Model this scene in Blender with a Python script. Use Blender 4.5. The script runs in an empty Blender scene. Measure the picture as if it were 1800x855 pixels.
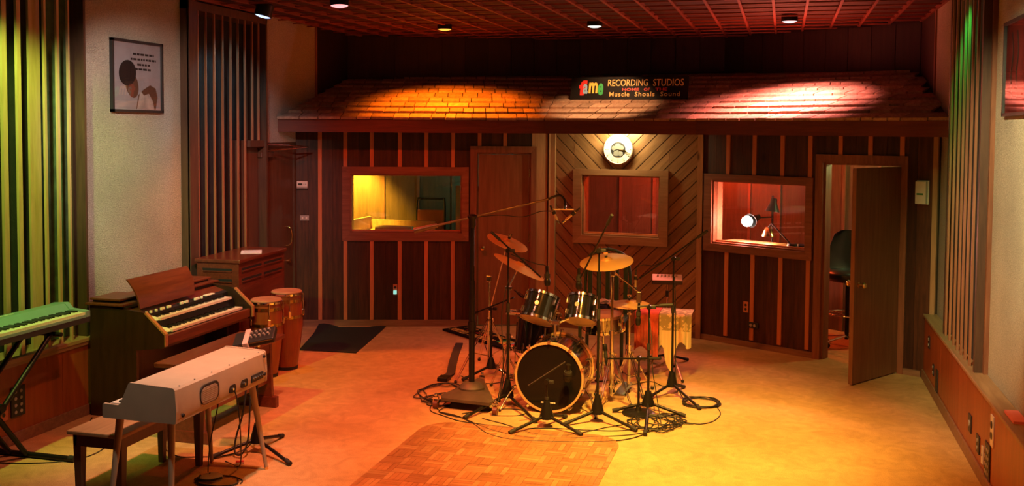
import bpy, bmesh, math, random
from mathutils import Vector, Matrix
random.seed(7)
SC = bpy.context.scene
COL = SC.collection
PI = math.pi

# ------------------------------------------------------------------ camera, world, exposure
cd = bpy.data.cameras.new('camera')
cam = bpy.data.objects.new('camera', cd); COL.objects.link(cam); SC.camera = cam
cd.sensor_width = 36.0
cd.lens = 1758.0 / 1800.0 * 36.0
cd.shift_y = -116.5 / 1800.0
cd.clip_start = 0.05; cd.clip_end = 100
YAW, PITCH, ROLL = math.radians(15.17), math.radians(2.69), math.radians(0.375)
fw = Vector((-math.sin(YAW)*math.cos(PITCH), math.cos(YAW)*math.cos(PITCH), -math.sin(PITCH)))
rt = Vector((math.cos(YAW), math.sin(YAW), 0)); up = rt.cross(fw)
r2 = rt*math.cos(ROLL) + up*math.sin(ROLL); u2 = -rt*math.sin(ROLL) + up*math.cos(ROLL)
cm = Matrix((r2, u2, -fw)).transposed().to_4x4(); cm.translation = (0, 0, 2.33)
cam.matrix_world = cm

w = bpy.data.worlds.new('world'); SC.world = w; w.use_nodes = True
w.node_tree.nodes['Background'].inputs[0].default_value = (0.02, 0.008, 0.004, 1)
w.node_tree.nodes['Background'].inputs[1].default_value = 0.2
SC.view_settings.view_transform = 'Standard'
SC.view_settings.look = 'None'
SC.view_settings.gamma = 1.0
SC.view_settings.exposure = 0.0
try: SC.view_settings.use_curve_mapping = False
except Exception: pass
SC.cycles.sample_clamp_indirect = 4.0
SC.cycles.max_bounces = 8

# ------------------------------------------------------------------ helpers
def tag(o, label=None, cat=None, group=None, kind=None):
    if label: o['label'] = label
    if cat: o['category'] = cat
    if group: o['group'] = group
    if kind: o['kind'] = kind
    return o
WM = {}
def empty(name, loc=(0,0,0), rz=0.0, label=None, cat=None, group=None, kind=None, mat=None):
    o = bpy.data.objects.new(name, None); COL.objects.link(o)
    o.empty_display_size = 0.1
    m = mat if mat is not None else Matrix.Translation(loc) @ Matrix.Rotation(rz, 4, 'Z')
    o.matrix_world = m; WM[o.name] = m.copy()
    return tag(o, label, cat, group, kind)
def wm(o): return WM.get(o.name, Matrix.Identity(4))

class MB:
    """collects geometry; world=True verts are world coordinates"""
    def __init__(s): s.v = []; s.f = []
    def add(s, vs, fs):
        k = len(s.v); s.v += [Vector(p) for p in vs]; s.f += [tuple(i+k for i in f) for f in fs]; return s
    def box(s, a, b, m=None):
        x0,y0,z0 = a; x1,y1,z1 = b
        vs = [Vector(p) for p in ((x0,y0,z0),(x1,y0,z0),(x1,y1,z0),(x0,y1,z0),(x0,y0,z1),(x1,y0,z1),(x1,y1,z1),(x0,y1,z1))]
        if m is not None: vs = [m @ p for p in vs]
        return s.add(vs, [(0,3,2,1),(4,5,6,7),(0,1,5,4),(1,2,6,5),(2,3,7,6),(3,0,4,7)])
    def bbox(s, a, b, r=0.01, m=None):
        """box with chamfered edges"""
        bm = bmesh.new(); bmesh.ops.create_cube(bm, size=1)
        a = Vector(a); b = Vector(b); c = (a+b)/2; d = b-a
        for q in bm.verts: q.co = Vector((q.co.x*d.x, q.co.y*d.y, q.co.z*d.z)) + c
        bmesh.ops.bevel(bm, geom=list(bm.edges), offset=r, segments=2, affect='EDGES', profile=0.5)
        bm.verts.index_update()
        vs = [q.co.copy() for q in bm.verts]
        if m is not None: vs = [m @ p for p in vs]
        fs = [tuple(q.index for q in f.verts) for f in bm.faces]; bm.free()
        return s.add(vs, fs)
    def cyl(s, p0, p1, r0, r1=None, n=16, cap=True):
        r1 = r0 if r1 is None else r1
        p0 = Vector(p0); p1 = Vector(p1); d = (p1-p0).normalized()
        a = d.orthogonal().normalized(); b = d.cross(a)
        vs = []
        for p, r in ((p0,r0),(p1,r1)):
            for i in range(n):
                t = 2*PI*i/n; vs.append(p + (a*math.cos(t)+b*math.sin(t))*r)
        fs = [(i,(i+1)%n,n+(i+1)%n,n+i) for i in range(n)]
        if cap: fs += [tuple(range(n-1,-1,-1)), tuple(range(n,2*n))]
        return s.add(vs, fs)
    def lathe(s, prof, m=None, n=24, closed=False):
        """prof: list of (r,z); revolved about local z; m to world"""
        vs = []; fs = []
        for r, z in prof:
            for i in range(n):
                t = 2*PI*i/n; vs.append(Vector((r*math.cos(t), r*math.sin(t), z)))
        k = len(prof)
        rng = range(k) if closed else range(k-1)
        for j in rng:
            j2 = (j+1) % k
            for i in range(n): fs.append((j*n+i, j*n+(i+1)%n, j2*n+(i+1)%n, j2*n+i))
        if not closed:
            if prof[0][0] > 1e-6: fs.append(tuple(range(n-1,-1,-1)))
            if prof[-1][0] > 1e-6: fs.append(tuple(range((k-1)*n, k*n)))
        if m is not None: vs = [m @ p for p in vs]
        return s.add(vs, fs)
    def tube(s, pts, r, n=6, sub=5, rad=None):
        P = [Vector(p) for p in pts]
        if sub > 1 and len(P) > 2:
            Q = []
            for i in range(len(P)-1):
                a = P[max(i-1,0)]; b = P[i]; c = P[i+1]; d = P[min(i+2,len(P)-1)]
                for k in range(sub):
                    t = k/sub
                    Q.append(0.5*((2*b)+(c-a)*t+(2*a-5*b+4*c-d)*t*t+(3*b-a-3*c+d)*t*t*t))
            Q.append(P[-1]); P = Q
        k = len(P); vs = []; fs = []
        nrm = None
        for i in range(k):
            t = (P[min(i+1,k-1)] - P[max(i-1,0)])
            t = t.normalized() if t.length > 1e-9 else Vector((0,0,1))
            if nrm is None: nrm = t.orthogonal().normalized()
            else:
                nrm = (nrm - t*nrm.dot(t)); nrm = nrm.normalized() if nrm.length > 1e-6 else t.orthogonal().normalized()
            b = t.cross(nrm); rr = r if rad is None else rad(i/(k-1))
            for j in range(n):
                q = 2*PI*j/n; vs.append(P[i] + (nrm*math.cos(q)+b*math.sin(q))*rr)
        for i in range(k-1):
            for j in range(n): fs.append((i*n+j, i*n+(j+1)%n, (i+1)*n+(j+1)%n, (i+1)*n+j))
        fs += [tuple(range(n-1,-1,-1)), tuple(range((k-1)*n, k*n))]
        return s.add(vs, fs)
    def prism(s, poly, y0, y1, m=None):
        """poly in (x,z) extruded along local y"""
        n = len(poly)
        ar = sum(poly[i][0]*poly[(i+1)%n][1]-poly[(i+1)%n][0]*poly[i][1] for i in range(n))
        if ar < 0: poly = poly[::-1]
        vs = [Vector((x,y0,z)) for x,z in poly] + [Vector((x,y1,z)) for x,z in poly]
        if m is not None: vs = [m @ p for p in vs]
        fs = [tuple(range(n)), tuple(range(2*n-1,n-1,-1))] + [(i,n+i,n+(i+1)%n,(i+1)%n) for i in range(n)]
        return s.add(vs, fs)
    def sphere(s, c, r, n=12, sz=1.0):
        prof = [(0.0001,-r*sz)] + [(r*math.cos(t), r*sz*math.sin(t)) for t in [(-0.5+(i+1)/(n//2+1))*PI for i in range(n//2)]] + [(0.0001,r*sz)]
        return s.lathe(prof, Matrix.Translation(c), n)
    def mesh(s, name, inv=None):
        me = bpy.data.meshes.new(name)
        vs = [inv @ p for p in s.v] if inv is not None else s.v
        me.from_pydata([tuple(p) for p in vs], [], s.f); me.update(); return me
    def build(s, name, mat, parent=None, smooth=None, world=True, **kw):
        inv = wm(parent).inverted() if (parent is not None and world) else None
        me = s.mesh(name, inv)
        o = bpy.data.objects.new(name, me); COL.objects.link(o)
        if mat is not None: me.materials.append(mat)
        if smooth is not None: shade(me, smooth)
        if parent is not None:
            o.parent = parent; WM[o.name] = wm(parent)
        return tag(o, **kw)
def shade(me, ang=35):
    bm = bmesh.new(); bm.from_mesh(me)
    bmesh.ops.recalc_face_normals(bm, faces=bm.faces)
    c = math.radians(ang)
    for f in bm.faces: f.smooth = True
    for e in bm.edges:
        e.smooth = not (len(e.link_faces) != 2 or e.calc_face_angle(0) > c)
    bm.to_mesh(me); bm.free()
def clone(src, parent, loc, rot=None, name=None):
    o = bpy.data.objects.new(name or src.name.split('.')[0], src.data); COL.objects.link(o)
    o.parent = parent; o.location = loc
    if rot is not None: o.rotation_euler = rot
    return o
def axis_matrix(origin, axis, ref=(0,0,1)):
    z = Vector(axis).normalized(); x = Vector(ref)
    x = x - z*x.dot(z)
    if x.length < 1e-4: x = z.orthogonal()
    x.normalize(); y = z.cross(x)
    m = Matrix((x,y,z)).transposed().to_4x4(); m.translation = origin
    return m
# convex polygon clipping in 2D
def clip(poly, nx, nz, d):
    """keep nx*x+nz*z <= d"""
    out = []
    n = len(poly)
    for i in range(n):
        a = poly[i]; b = poly[(i+1)%n]
        da = nx*a[0]+nz*a[1]-d; db = nx*b[0]+nz*b[1]-d
        if da <= 0: out.append(a)
        if (da < 0 < db) or (db < 0 < da):
            t = da/(da-db); out.append((a[0]+(b[0]-a[0])*t, a[1]+(b[1]-a[1])*t))
    return out
def area(p): return abs(sum(p[i][0]*p[(i+1)%len(p)][1]-p[(i+1)%len(p)][0]*p[i][1] for i in range(len(p))))/2 if len(p) > 2 else 0
def minus(polys, rects):
    for (a,b,c,d) in rects:      # x0,x1,z0,z1
        out = []
        for p in polys:
            q = clip(p,1,0,a); out.append(q)
            mid = clip(p,-1,0,-a)
            q = clip(mid,-1,0,-b); out.append(q)
            mid = clip(mid,1,0,b)
            out.append(clip(mid,0,1,c)); out.append(clip(mid,0,-1,-d))
        polys = [q for q in out if area(q) > 2e-4]
    return polys

# ------------------------------------------------------------------ materials
MATS = {}
def nt(name):
    m = bpy.data.materials.new(name); m.use_nodes = True
    t = m.node_tree; return m, t, t.nodes, t.links, t.nodes['Principled BSDF']
def rgb(c): return (c[0], c[1], c[2], 1)
def plain(name, c, rough=0.5, metal=0.0, var=0.0, bump=0.0, bscale=200, coat=0.0, spec=0.5):
    if name in MATS: return MATS[name]
    m, t, n, l, b = nt(name)
    b.inputs['Base Color'].default_value = rgb(c); b.inputs['Roughness'].default_value = rough
    b.inputs['Metallic'].default_value = metal
    b.inputs['Coat Weight'].default_value = coat
    b.inputs['Specular IOR Level'].default_value = spec
    tc = n.new('ShaderNodeTexCoord'); nz = n.new('ShaderNodeTexNoise'); nz.inputs['Scale'].default_value = 9; nz.inputs['Detail'].default_value = 4
    l.new(tc.outputs['Object'], nz.inputs['Vector'])
    mp = n.new('ShaderNodeMapRange'); mp.inputs[1].default_value = 0.3; mp.inputs[2].default_value = 0.7
    mp.inputs[3].default_value = 1-max(var,0.04); mp.inputs[4].default_value = 1+max(var,0.04)
    l.new(nz.outputs['Fac'], mp.inputs[0])
    mx = n.new('ShaderNodeVectorMath'); mx.operation = 'MULTIPLY'; mx.inputs[0].default_value = c[:3]
    l.new(mp.outputs[0], mx.inputs[1]); l.new(mx.outputs[0], b.inputs['Base Color'])
    if bump > 0:
        n2 = n.new('ShaderNodeTexNoise'); n2.inputs['Scale'].default_value = bscale; n2.inputs['Detail'].default_value = 2
        l.new(tc.outputs['Object'], n2.inputs['Vector'])
        bp = n.new('ShaderNodeBump'); bp.inputs['Strength'].default_value = bump; bp.inputs['Distance'].default_value = 0.004
        l.new(n2.outputs['Fac'], bp.inputs['Height']); l.new(bp.outputs[0], b.inputs['Normal'])
    MATS[name] = m; return m
def wood(name, c1, c2, axis='z', rough=0.45, scale=1.0, rand=0.25, coat=0.0, knots=False):
    if name in MATS: return MATS[name]
    m, t, n, l, b = nt(name)
    tc = n.new('ShaderNodeTexCoord'); mp = n.new('ShaderNodeMapping')
    oi = n.new('ShaderNodeObjectInfo')
    s = {'x':(1.2,14,14),'y':(14,1.2,14),'z':(14,14,1.2)}[axis]
    mp.inputs['Scale'].default_value = [q*scale for q in s]
    l.new(tc.outputs['Object'], mp.inputs['Vector'])
    off = n.new('ShaderNodeVectorMath'); off.operation = 'SCALE'; off.inputs[0].default_value = (13.7,7.1,19.3)
    l.new(oi.outputs['Random'], off.inputs['Scale']); l.new(off.outputs[0], mp.inputs['Location'])
    nz = n.new('ShaderNodeTexNoise'); nz.inputs['Scale'].default_value = 2.2; nz.inputs['Detail'].default_value = 6; nz.inputs['Roughness'].default_value = 0.6; nz.inputs['Distortion'].default_value = 0.6
    l.new(mp.outputs[0], nz.inputs['Vector'])
    cr = n.new('ShaderNodeValToRGB'); cr.color_ramp.elements[0].position = 0.3; cr.color_ramp.elements[1].position = 0.72
    cr.color_ramp.elements[0].color = rgb(c1); cr.color_ramp.elements[1].color = rgb(c2)
    l.new(nz.outputs['Fac'], cr.inputs[0])
    col = cr.outputs[0]
    if knots:
        vo = n.new('ShaderNodeTexVoronoi'); vo.inputs['Scale'].default_value = 2.3
        m2 = n.new('ShaderNodeMapping'); m2.inputs['Scale'].default_value = {'x':(0.5,1,1.4),'y':(1,.5,1.4),'z':(1.4,1.4,0.6)}[axis]
        l.new(tc.outputs['Object'], m2.inputs['Vector']); l.new(m2.outputs[0], vo.inputs['Vector'])
        kr = n.new('ShaderNodeValToRGB'); kr.color_ramp.elements[0].color = (0.25,0.2,0.18,1); kr.color_ramp.elements[1].color = (1,1,1,1)
        kr.color_ramp.elements[0].position = 0.03; kr.color_ramp.elements[1].position = 0.1
        l.new(vo.outputs['Distance'], kr.inputs[0])
        mk = n.new('ShaderNodeVectorMath'); mk.operation = 'MULTIPLY'
        l.new(col, mk.inputs[0]); l.new(kr.outputs[0], mk.inputs[1]); col = mk.outputs[0]
    rr = n.new('ShaderNodeMapRange'); rr.inputs[3].default_value = 1-rand; rr.inputs[4].default_value = 1+rand
    l.new(oi.outputs['Random'], rr.inputs[0])
    mx = n.new('ShaderNodeVectorMath'); mx.operation = 'MULTIPLY'
    l.new(col, mx.inputs[0]); l.new(rr.outputs[0], mx.inputs[1]); l.new(mx.outputs[0], b.inputs['Base Color'])
    b.inputs['Roughness'].default_value = rough; b.inputs['Coat Weight'].default_value = coat
    b.inputs['Coat Roughness'].default_value = 0.15
    bp = n.new('ShaderNodeBump'); bp.inputs['Strength'].default_value = 0.15; bp.inputs['Distance'].default_value = 0.003
    l.new(nz.outputs['Fac'], bp.inputs['Height']); l.new(bp.outputs[0], b.inputs['Normal'])
    MATS[name] = m; return m
def glow(name, c, strength):
    if name in MATS: return MATS[name]
    m, t, n, l, b = nt(name)
    b.inputs['Base Color'].default_value = (0.02,0.02,0.02,1)
    b.inputs['Emission Color'].default_value = rgb(c); b.inputs['Emission Strength'].default_value = strength
    MATS[name] = m; return m
def glassmat(name, tint=(0.92,0.92,0.92)):
    m, t, n, l, b = nt(name)
    n.remove(b)
    tr = n.new('ShaderNodeBsdfTransparent'); tr.inputs[0].default_value = rgb(tint)
    gl = n.new('ShaderNodeBsdfGlossy'); gl.inputs['Roughness'].default_value = 0.0
    fr = n.new('ShaderNodeFresnel')
    ge = n.new('ShaderNodeNewGeometry'); ir = n.new('ShaderNodeMapRange'); ir.inputs[3].default_value = 1.6; ir.inputs[4].default_value = 1/1.6
    l.new(ge.outputs['Backfacing'], ir.inputs[0]); l.new(ir.outputs[0], fr.inputs[0])
    mx = n.new('ShaderNodeMixShader')
    l.new(fr.outputs[0], mx.inputs[0]); l.new(tr.outputs[0], mx.inputs[1]); l.new(gl.outputs[0], mx.inputs[2])
    l.new(mx.outputs[0], n['Material Output'].inputs[0]); MATS[name] = m; return m

M_glass = glassmat('window_glass')
def carpet():
    m, t, n, l, b = nt('tan_carpet')
    tc = n.new('ShaderNodeTexCoord')
    a = n.new('ShaderNodeTexNoise'); a.inputs['Scale'].default_value = 1.1; a.inputs['Detail'].default_value = 5
    c = n.new('ShaderNodeTexNoise'); c.inputs['Scale'].default_value = 160; c.inputs['Detail'].default_value = 2
    d = n.new('ShaderNodeTexNoise'); d.inputs['Scale'].default_value = 7; d.inputs['Detail'].default_value = 6; d.inputs['Distortion'].default_value = 1.5
    for q in (a,c,d): l.new(tc.outputs['Object'], q.inputs['Vector'])
    r1 = n.new('ShaderNodeValToRGB'); r1.color_ramp.elements[0].position = 0.3; r1.color_ramp.elements[1].position = 0.7
    r1.color_ramp.elements[0].color = (0.42,0.25,0.105,1); r1.color_ramp.elements[1].color = (0.54,0.34,0.155,1)
    l.new(a.outputs['Fac'], r1.inputs[0])
    r2 = n.new('ShaderNodeMapRange'); r2.inputs[1].default_value = 0.25; r2.inputs[2].default_value = 0.75; r2.inputs[3].default_value = 0.8; r2.inputs[4].default_value = 1.12
    l.new(d.outputs['Fac'], r2.inputs[0])
    r3 = n.new('ShaderNodeMapRange'); r3.inputs[1].default_value = 0.25; r3.inputs[2].default_value = 0.75; r3.inputs[3].default_value = 0.75; r3.inputs[4].default_value = 1.2
    l.new(c.outputs['Fac'], r3.inputs[0])
    mu = n.new('ShaderNodeMath'); mu.operation = 'MULTIPLY'; l.new(r2.outputs[0], mu.inputs[0]); l.new(r3.outputs[0], mu.inputs[1])
    mx = n.new('ShaderNodeVectorMath'); mx.operation = 'MULTIPLY'; l.new(r1.outputs[0], mx.inputs[0]); l.new(mu.outputs[0], mx.inputs[1])
    l.new(mx.outputs[0], b.inputs['Base Color']); b.inputs['Roughness'].default_value = 0.95; b.inputs['Specular IOR Level'].default_value = 0.1
    bp = n.new('ShaderNodeBump'); bp.inputs['Strength'].default_value = 0.4; bp.inputs['Distance'].default_value = 0.006
    l.new(c.outputs['Fac'], bp.inputs['Height']); l.new(bp.outputs[0], b.inputs['Normal'])
    return m
M_carpet = carpet()
def fabric_wall():
    m, t, n, l, b = nt('cream_wallcovering')
    tc = n.new('ShaderNodeTexCoord'); mp = n.new('ShaderNodeMapping'); mp.inputs['Scale'].default_value = (1,1,2.2)
    l.new(tc.outputs['Object'], mp.inputs[0])
    c = n.new('ShaderNodeTexNoise'); c.inputs['Scale'].default_value = 70; c.inputs['Detail'].default_value = 4; c.inputs['Distortion'].default_value = 0.8
    a = n.new('ShaderNodeTexNoise'); a.inputs['Scale'].default_value = 1.6; a.inputs['Detail'].default_value = 6
    l.new(mp.outputs[0], c.inputs['Vector']); l.new(tc.outputs['Object'], a.inputs['Vector'])
    r = n.new('ShaderNodeValToRGB'); r.color_ramp.elements[0].position = 0.35; r.color_ramp.elements[1].position = 0.62
    r.color_ramp.elements[0].color = (0.50,0.45,0.36,1); r.color_ramp.elements[1].color = (0.72,0.66,0.55,1)
    l.new(c.outputs['Fac'], r.inputs[0])
    r2 = n.new('ShaderNodeMapRange'); r2.inputs[1].default_value = 0.3; r2.inputs[2].default_value = 0.6; r2.inputs[3].default_value = 0.85; r2.inputs[4].default_value = 1.05
    l.new(a.outputs['Fac'], r2.inputs[0])
    mx = n.new('ShaderNodeVectorMath'); mx.operation = 'MULTIPLY'; l.new(r.outputs[0], mx.inputs[0]); l.new(r2.outputs[0], mx.inputs[1])
    l.new(mx.outputs[0], b.inputs['Base Color']); b.inputs['Roughness'].default_value = 0.9; b.inputs['Specular IOR Level'].default_value = 0.2
    bp = n.new('ShaderNodeBump'); bp.inputs['Strength'].default_value = 1.0; bp.inputs['Distance'].default_value = 0.03
    l.new(c.outputs['Fac'], bp.inputs['Height']); l.new(bp.outputs[0], b.inputs['Normal'])
    return m
M_cream = fabric_wall()
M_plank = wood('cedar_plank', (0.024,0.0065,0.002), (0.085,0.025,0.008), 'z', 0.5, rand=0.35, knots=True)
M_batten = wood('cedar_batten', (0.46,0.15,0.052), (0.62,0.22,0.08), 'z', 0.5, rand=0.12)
M_trim = wood('cedar_trim', (0.17,0.06,0.03), (0.30,0.12,0.06), 'x', 0.45, rand=0.12, knots=True)
M_trimz = wood('cedar_trim_vertical', (0.17,0.06,0.03), (0.30,0.12,0.06), 'z', 0.45, rand=0.12)
M_tan = wood('tan_board', (0.36,0.19,0.09), (0.52,0.30,0.15), 'z', 0.5, rand=0.08, knots=True)
M_chev = wood('chevron_board', (0.19,0.095,0.04), (0.36,0.19,0.085), 'x', 0.4, rand=0.22, knots=True)
M_wframe = wood('window_frame_wood', (0.26,0.13,0.06), (0.40,0.21,0.10), 'x', 0.45, rand=0.1)
M_door = wood('door_veneer', (0.17,0.07,0.032), (0.27,0.12,0.055), 'z', 0.4, scale=0.8, rand=0.05)
M_doordark = wood('dark_door_veneer', (0.08,0.035,0.02), (0.13,0.06,0.032), 'z', 0.4, scale=0.8, rand=0.05)
M_base = wood('baseboard_wood', (0.16,0.08,0.045), (0.28,0.15,0.08), 'x', 0.45, rand=0.1, knots=True)
M_wains = wood('wainscot_plywood', (0.24,0.055,0.013), (0.40,0.10,0.024), 'z', 0.35, scale=0.5, rand=0.2)
M_cap = wood('ledge_wood', (0.26,0.15,0.075), (0.40,0.25,0.13), 'y', 0.45, rand=0.05)
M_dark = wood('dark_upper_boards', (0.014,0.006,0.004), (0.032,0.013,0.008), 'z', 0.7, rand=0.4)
M_slat = wood('slat_pine', (0.46,0.29,0.14), (0.60,0.42,0.22), 'z', 0.5, rand=0.12)
M_slatr = wood('slat_cedar', (0.26,0.11,0.05), (0.38,0.17,0.08), 'z', 0.5, rand=0.12)
M_jamb = wood('dark_stained_jamb', (0.06,0.030,0.018), (0.11,0.055,0.03), 'z', 0.5, rand=0.1)
M_booth = wood('booth_dark_panel', (0.11,0.055,0.025), (0.20,0.10,0.05), 'z', 0.5, rand=0.15)
M_insul = plain('black_acoustic_fabric', (0.015,0.018,0.014), 0.95, var=0.3, bump=0.8, bscale=60)
M_ceil = wood('ceiling_board', (0.035,0.008,0.004), (0.06,0.014,0.007), 'x', 0.7, rand=0.1)
M_ceilbar = wood('ceiling_lattice', (0.19,0.034,0.012), (0.26,0.052,0.02), 'y', 0.6, rand=0.1)
M_shingle = wood('cedar_shingle', (0.28,0.16,0.10), (0.48,0.31,0.20), 'y', 0.8, scale=1.2, rand=0.28)
M_fascia = wood('fascia_wood', (0.10,0.018,0.006), (0.17,0.032,0.010), 'x', 0.5, rand=0.05, knots=True)
M_black = plain('black_metal', (0.018,0.016,0.015), 0.4, 0.6)
M_blackp = plain('black_plastic', (0.02,0.02,0.02), 0.45)
M_rubber = plain('black_rubber', (0.012,0.011,0.01), 0.7)
M_cable = plain('black_cable', (0.014,0.012,0.01), 0.55)
M_chrome = plain('chrome', (0.82,0.80,0.78), 0.12, 1.0)
M_brass = plain('brass', (0.80,0.55,0.22), 0.2, 1.0)
M_white = plain('white_plastic', (0.72,0.70,0.64), 0.4)
M_ivory = plain('ivory_keys', (0.85,0.80,0.70), 0.3)
M_grey = plain('grey_plate', (0.35,0.33,0.30), 0.4)

# ------------------------------------------------------------------ room shell
XL, XLW = -5.50, -5.407      # left wall plane, wainscot face
XR, XRW = 1.43, 1.318        # right wall plane, wainscot face
ZC = 3.53
def struct(name, mb, mat, label, cat, parent=None, **k):
    return mb.build(name, mat, parent, label=label, cat=cat, kind='structure', **k)

fl = struct('floor', MB().box((-6.2,-2.0,-0.2),(2.2,14.2,0.0)), M_carpet, 'worn tan carpet covering the whole studio floor', 'floor')
ce = struct('ceiling', MB().box((-5.7,-2.0,ZC+0.034),(1.65,14.0,ZC+0.2)), M_ceil, 'dark reddish ceiling behind a square wooden lattice', 'ceiling')
for k in range(-17, 6):
    x = -0.116 + 0.307*k
    MB().box((x-0.013, 3.0, ZC), (x+0.013, 13.3, ZC+0.034)).build('lattice_bar', M_ceilbar, ce)
for k in range(29):
    y = 3.02 + 0.3575*k
    MB().box((-5.48, y-0.010, ZC+0.003), (1.42, y+0.010, ZC+0.018)).build('lattice_cross_bar', M_ceilbar, ce)
struct('wall_front', MB().box((-5.7,-2.0,0),(1.6,-1.8,ZC+0.1)), M_cream, 'plain wall behind the photographer', 'wall')

# left wall: cream cloth with two slatted recesses, the far end dark boards
wl = MB()
for (y0,y1,z0,z1) in ((-1.9,4.6,0,ZC+.06),(6.87,8.31,0,ZC+.06),(9.80,11.14,2.16,ZC+.06)):
    wl.box((XL-0.2,y0,z0),(XL,y1,z1))
wl.box((XL-0.2,10.60,0),(XL,11.14,2.16))
wall_left = struct('wall_left', wl, M_cream, 'cream cloth covered wall on the left with slatted recesses', 'wall')
MB().box((XL-0.2,11.14,0),(XL,14.0,ZC+.06)).build('board_end', M_dark, wall_left)
MB().box((XL-0.2,4.6,0),(XL-0.16,9.80,ZC+.06)).build('recess_back', M_insul, wall_left)
# wainscot under the left wall
wa = struct('trim_1', MB().box((XL,-1.9,0),(XLW-0.012,8.30,0.60)), M_wains, 'low wooden wainscot with a ledge along the left wall', 'trim')
ys = [-1.9,0.5,2.9,4.1,5.35,6.55,7.75,8.30]
for a,b in zip(ys,ys[1:]): MB().box((XLW-0.012,a+0.002,0.01),(XLW,b-0.002,0.60)).build('wainscot_panel', M_wains, wa)
MB().bbox((XL-0.14,-1.9,0.60),(XLW+0.02,8.31,0.635),0.006).build('ledge_cap', M_cap, wa)
MB().box((XLW+0.0,-1.9,0.575),(XLW+0.012,8.31,0.60)).build('ledge_moulding', M_cap, wa)
struct('baseboard_left', MB().bbox((XLW,-1.9,0),(XLW+0.016,8.30,0.088),0.004), M_base, 'narrow wooden baseboard under the left wainscot', 'baseboard')

def slat_panel(name, label, x_front, x_back, y0, y1, z0, z1, slats, mat, near_jamb=True, far_jamb=True, jamb_w=0.03):
    """slats: (y centre, width, x0, x1)"""
    o = empty(name, (x_back, y0, z0), label=label, cat='slat panel', kind='structure')
    lo, hi = min(x_front,x_back), max(x_front,x_back)
    if near_jamb: MB().box((lo,y0,z0),(hi,y0+jamb_w,z1)).build('jamb', M_jamb, o)
    if far_jamb: MB().box((lo,y1-jamb_w,z0),(hi,y1,z1)).build('jamb', M_jamb, o)
    MB().box((lo,y0,z1-0.08),(hi,y1,z1)).build('head_rail', M_jamb, o)
    for (yc, wd, a, b, *zz) in slats:
        zl = zz[0] if zz else z0
        MB().box((min(a,b),yc-wd/2,zl),(max(a,b),yc+wd/2,z1-0.06)).build('slat', mat, o)
    return o
s1 = [(y,0.04,-5.44,-5.415) for y in (4.75,4.93,5.10,5.28,5.46,5.64,5.83)]
s1 += [(6.005,0.045,-5.435,-5.41),(6.155,0.038,-5.44,-5.418),(6.385,0.115,-5.50,-5.48),(6.43,0.022,-5.44,-5.42),(6.57,0.026,-5.44,-5.42),(6.69,0.018,-5.44,-5.42)]
slat_panel('wall_slats_left', 'green lit pine slats in a dark recess above the keyboard', -5.415, -5.66, 4.6, 6.88, 0.635, ZC, s1, M_slat, jamb_w=0.025)
# textured green-black batts between some slats
o = struct('wall_batts_left', MB().box((-5.6,6.58,0.64),(-5.56,6.84,ZC-0.08)), plain('dark_green_batt',(0.05,0.10,0.035),0.95,var=0.4,bump=1.0,bscale=45), 'dark green acoustic batt behind the left slats', 'acoustic batt')
s2 = []
for px_y in (8.49,8.63,8.78,8.93,9.08,9.22,9.36): s2.append((px_y,0.014,-5.44,-5.42))
s2 += [(9.51,0.014,-5.44,-5.42,2.20),(9.64,0.014,-5.44,-5.42,2.20)]
sp2 = slat_panel('wall_slats_left', 'tall narrow dark slats behind the wooden speaker cabinet', -5.41, -5.66, 8.31, 9.80, 0.05, ZC, s2, M_slatr, jamb_w=0.03)
MB().box((-5.66,9.47,2.13),(-5.43,9.80,2.20)).build('sill_rail', M_jamb, sp2)
MB().box((-5.66,9.44,0.0),(-5.50,9.49,2.20)).build('jamb', M_jamb, sp2)
MB().box((-5.425,8.31,0.05),(-5.40,8.44,ZC)).build('front_stile', M_jamb, sp2)

# right wall
wr = struct('wall_right', MB().box((XR,-1.9,0),(XR+0.2,14.0,ZC+.06)), M_cream, 'cream cloth covered wall on the right', 'wall')
MB().box((XR-0.003,10.63,2.3),(XR+0.0,14.0,ZC+.05)).build('board_end', M_dark, wr)
MB().box((XR-0.016,10.58,2.3),(XR-0.001,10.64,ZC+.05)).build('end_strip', M_trimz, wr)
MB().box((XL+0.001,11.12,2.3),(XL+0.014,11.16,ZC+.05)).build('end_strip', M_trimz, wall_left)
wb = struct('trim_2', MB().box((XRW+0.012,-1.9,0),(XR,10.06,0.585)), M_wains, 'low reddish wainscot with a wide ledge along the right wall', 'trim')
ys = [-1.9,1.1,3.5,4.7,5.9,6.95,8.15,9.05,10.08]
for a,b in zip(ys,ys[1:]): MB().box((XRW,a+0.002,0.01),(XRW+0.012,b-0.002,0.585)).build('wainscot_panel', M_wains, wb)
MB().bbox((XRW-0.014,-1.9,0.585),(XR,10.10,0.615),0.006).build('ledge_cap', M_cap, wb)
struct('baseboard_right', MB().bbox((XRW-0.016,-1.9,0),(XRW,10.08,0.09),0.004), M_base, 'narrow wooden baseboard under the right wainscot', 'baseboard')
sr = [(y,0.028,1.345,1.361) for y in (9.06,8.86,8.66,8.47,8.30,8.12,7.93)]
spr = slat_panel('wall_slats_right', 'vertical cedar slats on the right wall lit green at the top', 1.345, 1.428, 7.70, 9.16, 0.615, ZC, sr, M_slatr, jamb_w=0.05)
MB().box((1.405,7.75,0.62),(1.428,9.11,ZC-.08)).build('recess_back', M_insul, spr)
MB().box((1.40,7.66,0.615),(1.43,7.70,ZC)).build('edge_trim', M_trimz, spr)

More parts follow.
